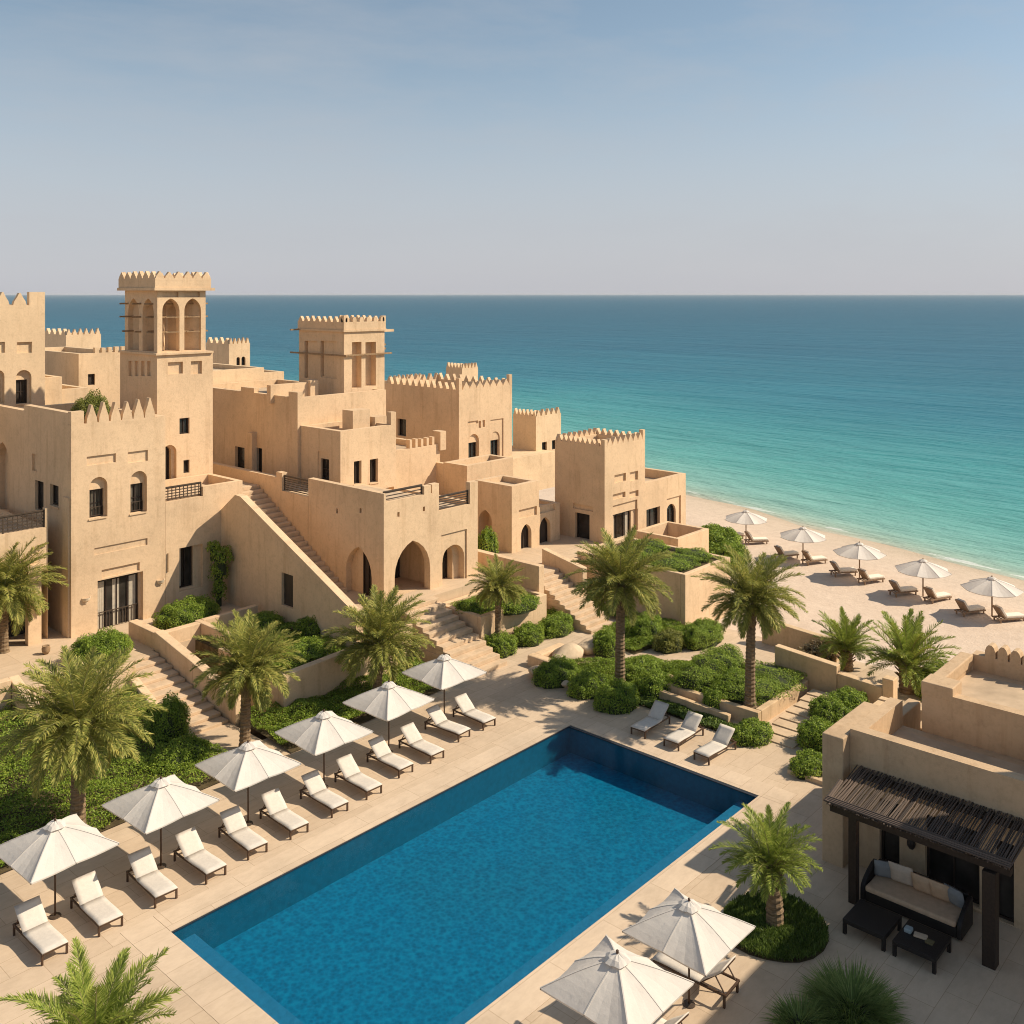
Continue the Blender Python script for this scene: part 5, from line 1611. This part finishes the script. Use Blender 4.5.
# ============================================================ PARASOLS AND LOUNGERS
def make_parasol(half=1.27, h_edge=2.02, h_top=2.66, mat='canvas', name='parasol', pole_r=0.028, pole_mat='brown_frame', sides=4, sag=0.05):
    root = thing(name, 'x', 'parasol')
    vs, fs = [], []
    # 8 ribs for a square canopy (corners and mid sides)
    ang, rads = [], []
    for k in range(8):
        if sides == 4:
            r = half * (math.sqrt(2) if k % 2 == 0 else 1.0) * (0.985 if k % 2 else 1.0)
        else: r = half
        ang.append(math.pi / 4 + k * math.pi / 4); rads.append(r)
    nr, sub = 6, 4
    ring = []
    for j in range(nr + 1):
        t = 0.07 + 0.93 * j / nr
        row = []
        for k in range(8):
            for s_ in range(sub):
                f = s_ / sub
                k2 = (k + 1) % 8
                p0 = Vector((rads[k] * math.cos(ang[k]), rads[k] * math.sin(ang[k]), 0))
                p1 = Vector((rads[k2] * math.cos(ang[k2]), rads[k2] * math.sin(ang[k2]), 0))
                p = p0.lerp(p1, f) * t
                z = h_top - (h_top - h_edge) * t + 0.05 * math.sin(t * math.pi)
                z -= sag * math.sin(f * math.pi) * t
                q = 1 - 0.035 * math.sin(f * math.pi) * t
                row.append((p.x * q, p.y * q, z))
        ring.append(row)
    m = 8 * sub
    vs = [q for row in ring for q in row]
    for j in range(nr):
        for i in range(m):
            fs.append((j * m + i, (j + 1) * m + i, (j + 1) * m + (i + 1) % m, j * m + (i + 1) % m))
    can = mk('canopy', vs, fs, mat, root, False, True)
    # hem
    hem = MB()
    e = ring[-1]
    for i in range(m):
        a, b = e[i], e[(i + 1) % m]
        hem.add([(a[0], a[1], a[2]), (b[0], b[1], b[2]), (b[0] * 0.995, b[1] * 0.995, b[2] - 0.045), (a[0] * 0.995, a[1] * 0.995, a[2] - 0.045)], [(0, 1, 2, 3)])
    for k in range(8):   # seam tapes over the ribs
        for j in range(nr):
            a, b = Vector(ring[j][k * sub]), Vector(ring[j + 1][k * sub])
            hem.bar(a + Vector((0, 0, 0.004)), b + Vector((0, 0, 0.004)), 0.03, 0.012)
    hem.build('seam', mat, can)
    # vent cap, slightly rumpled
    vs, fs = [], []
    for j, (r, dz) in enumerate(((0.30, -0.035), (0.20, 0.05), (0.05, 0.10))):
        for i in range(16):
            a = 2 * math.pi * i / 16
            rr_ = r * (1 + 0.10 * math.sin(i * 2.0 + j))
            vs.append((rr_ * math.cos(a), rr_ * math.sin(a), h_top + dz + 0.018 * math.sin(i * 3.1)))
    for j in range(2):
        for i in range(16): fs.append((j * 16 + i, j * 16 + (i + 1) % 16, (j + 1) * 16 + (i + 1) % 16, (j + 1) * 16 + i))
    fs.append(tuple(range(32, 48)))
    mk('vent_cap', vs, fs, mat, root)
    MB().tube([(0, 0, 0), (0, 0, h_top + 0.12)], pole_r, 8).build('pole', pole_mat, root, True)
    MB().tube([(0, 0, h_top + 0.10), (0, 0, h_top + 0.17), (0, 0, h_top + 0.19)], [0.03, 0.035, 0.01], 8).build('finial', pole_mat, root)
    rb = MB()
    for k in range(8):
        e = Vector((rads[k] * math.cos(ang[k]), rads[k] * math.sin(ang[k]), h_edge))
        top = Vector((0, 0, h_top - 0.02))
        rb.bar(top + Vector((0, 0, -0.03)), e + Vector((0, 0, -0.03)), 0.022)
        md_ = top.lerp(e, 0.5) + Vector((0, 0, -0.04))
        rb.bar((0, 0, h_edge - 0.05), md_, 0.018)
    rb.build('ribs', pole_mat, root)
    MB().tube([(0, 0, 0), (0, 0, 0.03), (0, 0, 0.04)], [0.17, 0.16, 0.05], 16).build('base_plate', 'rail_metal', root)
    return root

proto_par = make_parasol()
POOL_PAR = [(12.3, 28.95), (15.6, 29.0), (18.85, 29.15), (22.1, 29.25), (25.5, 29.6), (29.0, 30.1)]
ordn = ['first', 'second', 'third', 'fourth', 'fifth', 'sixth']
par_lab = ['square white parasol nearest the left frame edge in front of the big drooping palm',
           'second square white parasol of the poolside row counted from the left frame edge',
           'third square white parasol of the row, in front of the palm at the villa steps',
           'fourth square white parasol of the row, beside the middle of the long pool side',
           'fifth square white parasol of the row, in front of the arching palm trunk',
           'last square white parasol of the poolside row, nearest the arcade steps']
def place(proto, first, loc, rz, label, group, scale=1):
    o = proto if first else copy_tree(proto)
    o.location = loc; o.rotation_euler = (0, 0, rz)
    if scale != 1: o.scale = (scale,) * 3
    o['label'] = label
    if group: o['group'] = group
    return o
for i, (x, y) in enumerate(POOL_PAR):
    place(proto_par, i == 0, (x, y, 0), rr.uniform(-0.05, 0.05), par_lab[i], 'white parasols around the pool')
place(proto_par, False, (21.55, 13.45, 0), 0.0, 'white parasol shading a lounger between the pool and the grass patch', 'white parasols around the pool', 0.95)
place(proto_par, False, (18.55, 13.5, 0), 0.0, 'white parasol cut off by the bottom edge of the picture', 'white parasols around the pool', 1.0)

def make_lounger():
    """head towards +y, foot towards -y, origin under the middle"""
    root = thing('sun_lounger', 'x', 'sun lounger')
    fr = MB()
    W2, L = 0.33, 1.95
    z = 0.31
    for sx in (-1, 1): fr.box(sx * W2 - 0.022, sx * W2 + 0.022, -L / 2, L / 2, z - 0.05, z)
    fr.box(-W2 + .023, W2 - .023, -L / 2, -L / 2 + 0.05, z - 0.052, z - .002); fr.box(-W2 + .023, W2 - .023, L / 2 - 0.05, L / 2, z - 0.052, z - .002)
    fr.box(-W2 + .023, W2 - .023, 0.24, 0.28, z - 0.047, z - 0.005)
    fr.build('frame', 'brown_frame', root, bevel=0.004)
    for sx in (-1, 1):
        for yy in (-L / 2 + 0.04, L / 2 - 0.06):
            MB().box(sx * W2 - 0.026, sx * W2 + 0.026, yy - 0.026, yy + 0.026, 0, z - 0.052).build('leg', 'brown_frame', root)
    # seat pad
    pad = MB()
    def slab(y0, y1, z0, z1, lift):
        n = 6
        vs, fs = [], []
        prof = []
        for i in range(n + 1):
            t = i / n
            y = y0 + (y1 - y0) * t; zz_ = z0 + (z1 - z0) * t + 0.012 * math.sin(t * math.pi * 2)
            prof.append((y, zz_))
        m = 5
        for (y, zz_) in prof:
            for k in range(m + 1):
                x = -W2 - 0.015 + (2 * W2 + 0.03) * k / m
                vs.append((x, y, zz_ + lift + 0.006 * math.sin(math.pi * k / m)))
        nn = (n + 1) * (m + 1)
        for (y, zz_) in prof:
            for k in range(m + 1):
                x = -W2 - 0.015 + (2 * W2 + 0.03) * k / m
                vs.append((x, y, zz_ + 0.004))
        for j in range(n):
            for k in range(m):
                a = j * (m + 1) + k
                fs.append((a, a + 1, a + m + 2, a + m + 1)); b = a + nn
                fs.append((b, b + m + 1, b + m + 2, b + 1))
        for j in range(n):
            a = j * (m + 1); fs.append((a, a + m + 1, a + nn + m + 1, a + nn))
            a = j * (m + 1) + m; fs.append((a, a + nn, a + nn + m + 1, a + m + 1))
        for k in range(m):
            fs.append((k, k + nn, k + nn + 1, k + 1)); a = n * (m + 1) + k; fs.append((a, a + 1, a + nn + 1, a + nn))
        return vs, fs
    v, f = slab(-L / 2 - 0.01, 0.30, z, z + 0.005, 0.032)
    mk('seat_cushion', v, f, 'cushion', root, True)
    v, f = slab(0.30, 0.87, z + 0.01, z + 0.50, 0.032)
    mk('back_cushion', v, f, 'cushion', root, True)
    bk = MB()
    for sx in (-1, 1):
        bk.bar((sx * (W2 - 0.02), 0.28, z - 0.01), (sx * (W2 - 0.02), 0.86, z + 0.485), 0.035)
        bk.bar((sx * (W2 - 0.05), 0.66, z + 0.30), (sx * (W2 - 0.05), 0.90, z - 0.02), 0.025)
    bk.bar((-W2 + 0.02, 0.86, z + 0.485), (W2 - 0.02, 0.86, z + 0.485), 0.035)
    bk.build('backrest_frame', 'brown_frame', root)
    return root
proto_l = make_lounger()
first = True
for i, (x, y) in enumerate(POOL_PAR):
    for j, dx in enumerate((-0.80, 0.80)):
        nm = ['one', 'two'][j]
        side = 'left' if j == 0 else 'right'
        lab = f'white cushioned sun lounger on the {side} of the {ordn[i]} parasol pole in the poolside row'
        if i == 5: lab = f'white cushioned sun lounger on the {side} of the last parasol pole in the poolside row'
        place(proto_l, first, (x + dx + rr.uniform(-.05, .05), y - 0.95 + rr.uniform(-.06, .06), 0.002), rr.uniform(-0.06, 0.06), lab, 'white sun loungers around the pool'); first = False
for (x, y, lab) in ((34.15, 23.15, 'white sun lounger nearest the clipped dome shrubs of the three at the pool end'),
                    (34.15, 21.55, 'middle white sun lounger of the three at the far pool end'),
                    (33.95, 20.0, 'white sun lounger nearest the wide pale steps of the three at the pool end')):
    place(proto_l, False, (x, y, 0.002), R(-90) + rr.uniform(-.05, .05), lab, 'white sun loungers around the pool')
place(proto_l, False, (22.35, 13.75, 0.002), R(180) + 0.05, 'sun lounger half shaded under the parasol beside the grass patch', 'white sun loungers around the pool', 1.1)
place(proto_l, False, (19.9, 13.6, 0.002), R(180) - 0.03, 'sun lounger mostly hidden under the parasol at the bottom edge', 'white sun loungers around the pool', 1.1)

# ---- beach sets
def make_beach_lounger():
    """head towards -x, foot towards +x"""
    root = thing('beach_lounger', 'x', 'beach lounger')
    fr = MB()
    z = 0.30
    for s_ in (-1, 1): fr.box(-0.95, 1.05, s_ * 0.34 - 0.03, s_ * 0.34 + 0.03, z - 0.09, z)
    for k in range(9): fr.box(-0.9 + k * 0.23, -0.9 + k * 0.23 + 0.09, -0.309, 0.309, z - 0.05, z - 0.01)
    fr.build('frame', 'beach_wood', root)
    for sx in (-0.78, 0.86):
        for sy in (-1, 1): MB().box(sx - 0.04, sx + 0.04, sy * 0.34 - 0.035, sy * 0.34 + 0.035, -0.06, z - 0.092).build('leg', 'beach_wood', root)
    MB().box(-0.35, 1.02, -0.33, 0.33, z + .004, z + 0.17).build('seat_cushion', 'beach_cushion', root, bevel=0.045)
    b = MB().obox((-0.66, 0, z + 0.36), (0.045, 0, 0.035), (0, 0.36, 0), (-0.22, 0, 0.33))
    b.build('backrest', 'beach_wood', root, bevel=0.01)
    b = MB().obox((-0.55, 0, z + 0.42), (0.075, 0, 0.055), (0, 0.33, 0), (-0.20, 0, 0.30))
    b.build('back_cushion', 'beach_cushion', root, bevel=0.04)
    return root
proto_bp = make_parasol(half=1.95, h_edge=2.0, h_top=2.68, name='beach_parasol', pole_r=0.05, pole_mat='beach_wood', sides=8, sag=0.09)
proto_bl = make_beach_lounger()
bz = -2.95
near = ['farthest up the beach, beside the wild shrubs', 'second from the beachside house', 'in the middle of the beach row', 'fourth from the beachside house', 'at the right frame edge']
for i, (u, v, hs) in enumerate(((746, 541, 1), (803, 560, 1), (859.5, 578, 1), (923, 597, 1), (992, 617, 1))):
    p = P(u, v, bz)
    place(proto_bp, i == 0, (p.x, p.y, bz - 0.05), rr.uniform(0, 1.5), 'white beach parasol ' + near[i], 'white parasols on the beach', 0.96)
    for j, dy in enumerate((1.25, -1.05)):
        lab = ('wooden beach lounger left of the parasol ' if j == 0 else 'wooden beach lounger right of the parasol ') + near[i]
        place(proto_bl, i == 0 and j == 0, (p.x - 0.25 + rr.uniform(-.2, .2) - 0.15 * j, p.y + dy, bz + 0.02), -0.50 + rr.uniform(-0.22, 0.12), lab, 'wooden loungers on the beach', 0.97)

# ============================================================ PATIO
root = thing('pergola', 'dark timber pergola with a cane roof shading the patio sofa', 'pergola', (28.9, 10.2, 0))
for (x, y, wd) in ((28.45, 12.1, 0.24), (28.25, 8.25, 0.34)):
    MB().box(x - wd / 2, x + wd / 2, y - wd / 2, y + wd / 2, 0, 2.55).build('post', 'dark_wood', root, bevel=0.01)
fb = MB()
fb.box(28.25, 28.47, 7.75, 12.75, 2.552, 2.74)
fb.box(30.2, 30.38, 7.75, 12.75, 2.85, 3.02)
fb.build('beam', 'dark_wood', root)
rf = MB()
for yy in (7.8, 8.8, 9.8, 10.8, 11.8, 12.65):
    rf.bar((28.1, yy, 2.81), (30.36, yy, 3.07), 0.09, 0.10)
rf.build('rafter', 'dark_wood', root)
cn = MB()
y = 7.72
rs = random.Random(7)
while y < 12.8:
    r_ = rs.uniform(0.016, 0.026)
    dz = rs.uniform(-0.012, 0.02)
    cn.tube([(28.0 + rs.uniform(-.06, .06), y, 2.88 + dz), (29.2, y + rs.uniform(-.03, .03), 3.01 + dz), (30.37, y + rs.uniform(-.04, .04), 3.15 + dz)], r_, 6)
    y += r_ * 2 + rs.uniform(0.002, 0.03)
cn.build('cane_roof', 'cane', root)
tr_ = MB()
for k in range(4):
    tr_.tube([(28.02 + k * 0.055, 7.7, 2.92 + 0.03 * k), (28.04 + k * 0.05, 12.82, 2.93 + 0.02 * k)], 0.03, 6)
for k in range(3):
    tr_.tube([(28.02, 12.72 + k * 0.05, 2.93), (29.2, 12.78 + k * 0.05, 3.09)], 0.03, 6)
tr_.build('edge_canes', 'cane', root)

# sofa with rounded dark wicker shell, back to the wall, facing -x
sx0, sx1, sy0, sy1 = 28.65, 29.75, 9.25, 11.85
root = thing('outdoor_sofa', 'long dark wicker sofa with a tan seat under the pergola', 'sofa', ((sx0 + sx1) / 2, (sy0 + sy1) / 2, 0))
shell = MB()
shell.box(sx0, sx1, sy0, sy1, 0.06, 0.36)
shell.build('base', 'wicker', root, bevel=0.03)
def arm(y0, y1):
    poly = [(0, 0.06), (1.0, 0.06), (1.0, 0.86), (0.80, 0.84), (0.45, 0.74), (0.16, 0.60), (0.03, 0.48), (0, 0.36)]
    return MB().prism([(p[0], p[1]) for p in poly], (sx0 - 0.02, y0, 0), (1, 0, 0), (0, 0, 1), (0, 1, 0), y1 - y0)
arm(sy0 - 0.14, sy0 - .002).build('armrest', 'wicker', root, bevel=0.03); arm(sy1 + .002, sy1 + 0.14).build('armrest', 'wicker', root, bevel=0.03)
MB().box(sx1 - 0.13, sx1 + .004, sy0, sy1, 0.362, 0.86).build('backrest', 'wicker', root, bevel=0.03)
MB().box(sx0 - 0.05, sx1 - 0.20, sy0 + 0.02, sy1 - 0.02, 0.365, 0.52).build('seat_cushion', 'tan_cushion', root, bevel=0.05)
for (yy, m, lab, ty) in ((11.55, 'grey_cushion', 'blue grey cushion at the far end of the patio sofa', 0.4), (11.05, 'oat_cushion', 'large oatmeal cushion leaning at the far end of the patio sofa', 0.1),
                         (10.45, 'tan_cushion', 'tan cushion in the middle of the patio sofa', 0), (9.95, 'tan_cushion', 'tan cushion beside the near grey cushion on the patio sofa', 0), (9.52, 'grey_cushion', 'blue grey cushion at the near end of the patio sofa', -0.3)):
    q = MB()
    n = 8
    vs, fs = [], []
    S_ = 0.70 if m == 'oat_cushion' else 0.60
    for side in (0, 1):
        for j in range(n + 1):
            for i in range(n + 1):
                a, b = i / n * 2 - 1, j / n * 2 - 1
                th = 0.11 * (1 - a ** 4) ** 0.5 * (1 - b ** 4) ** 0.5
                pin = 1 - 0.06 * (1 - abs(a)) * abs(b) - 0.06 * (1 - abs(b)) * abs(a)
                vs.append((a * S_ / 2 * pin, (th if side else -th), b * S_ / 2 * pin))
    m_ = (n + 1) ** 2
    for side in (0, 1):
        for j in range(n):
            for i in range(n):
                a = side * m_ + j * (n + 1) + i
                fs.append((a, a + 1, a + n + 2, a + n + 1))
    o = mk('cushion', vs, fs, m, None, True)
    o.location = (sx1 - 0.36, yy, 0.52 + S_ / 2 - 0.03); o.rotation_euler = (R(-20), 0, R(90) + ty)
    tag(o, lab, 'cushion', 'cushions on the patio sofa')
for (y0, y1, lab) in ((10.55, 11.75, 'low dark wicker table nearer the left pergola post'), (9.2, 10.35, 'low dark wicker table holding small things')):
    root = thing('coffee_table', lab, 'table', (27.47, (y0 + y1) / 2, 0), 'low wicker tables on the patio')
    MB().box(26.85, 28.1, y0, y1, 0.30, 0.42).build('table_top', 'wicker', root, bevel=0.015)
    for xx in (26.9, 28.05):
        for yy in (y0 + 0.05, y1 - 0.05): MB().box(xx - 0.045, xx + 0.045, yy - 0.045, yy + 0.045, 0, 0.298).build('leg', 'wicker', root)
tag(MB().box(27.40, 27.62, 10.05, 10.25, 0.422, 0.54).build('box', 'blue_tin', bevel=0.03), 'small pale blue box on the low wicker table', 'box')
tag(MB().obox((27.5, 9.82, 0.455), (0.10, 0.02, 0), (-0.03, 0.17, 0), (0, 0, 0.03)).build('folded_cloth', 'paper', bevel=0.02), 'folded tan cloth on the low wicker table', 'cloth')
tag(MB().obox((27.42, 9.55, 0.445), (0.09, 0, 0), (0, 0.10, 0), (0, 0, 0.022)).build('book', 'olive_book', bevel=0.004), 'small olive book on the low wicker table', 'book')
tag(MB().box(14.0, 14.001, 0, 0.001, -0.3, -0.299).build('tmp', 'rock'), 'x', 'x') if False else None
# a few boulders around the beds
for (u, v, s_, lab) in ((566, 662, 1.15, 'broad flat pale boulder in the bed left of the tallest palm'), (590, 652, 0.9, 'pale boulder behind the flat one left of the tallest palm'), (538, 676, 0.55, 'rounded pale boulder at the left tip of the palm bed'), (566, 690, 0.30, 'small pale boulder beside the dome shrub')):
    p = P(u, v, 0)
    bm = bmesh.new(); bmesh.ops.create_icosphere(bm, subdivisions=3, radius=1)
    for v_ in bm.verts:
        n_ = 1 + 0.12 * math.sin(v_.co.x * 3 + u) + 0.10 * math.sin(v_.co.y * 4 + v) + 0.05 * math.sin(v_.co.z * 7)
        v_.co = Vector((v_.co.x * s_ * 0.9 * n_ + p.x, v_.co.y * s_ * n_ * 0.6 + p.y, max(-0.1, v_.co.z * s_ * 0.42 * n_ + 0.28)))
    me = bpy.data.meshes.new('boulder'); bm.to_mesh(me); bm.free()
    for pl_ in me.polygons: pl_.use_smooth = True
    tag(link('boulder', me, 'rock'), lab, 'boulder')

# small clay pot on the terrace by the balcony wing
p = P(46, 654, 1.5)
mb = MB()
prof = [(0.10, 0.0), (0.17, 0.12), (0.19, 0.26), (0.15, 0.34), (0.17, 0.38), (0.13, 0.38), (0.12, 0.30)]
n = 14
vs = [(p.x + r * math.cos(2 * math.pi * k / n), p.y + r * math.sin(2 * math.pi * k / n), 1.502 + h) for (r, h) in prof for k in range(n)]
fs = [(j * n + k, j * n + (k + 1) % n, (j + 1) * n + (k + 1) % n, (j + 1) * n + k) for j in range(len(prof) - 1) for k in range(n)] + [tuple(range(n)), tuple((len(prof) - 1) * n + k for k in range(n))]
tag(mk('clay_pot', vs, fs, 'beam_wood', None, True), 'small brown clay pot on the terrace beside the balcony wing', 'pot')
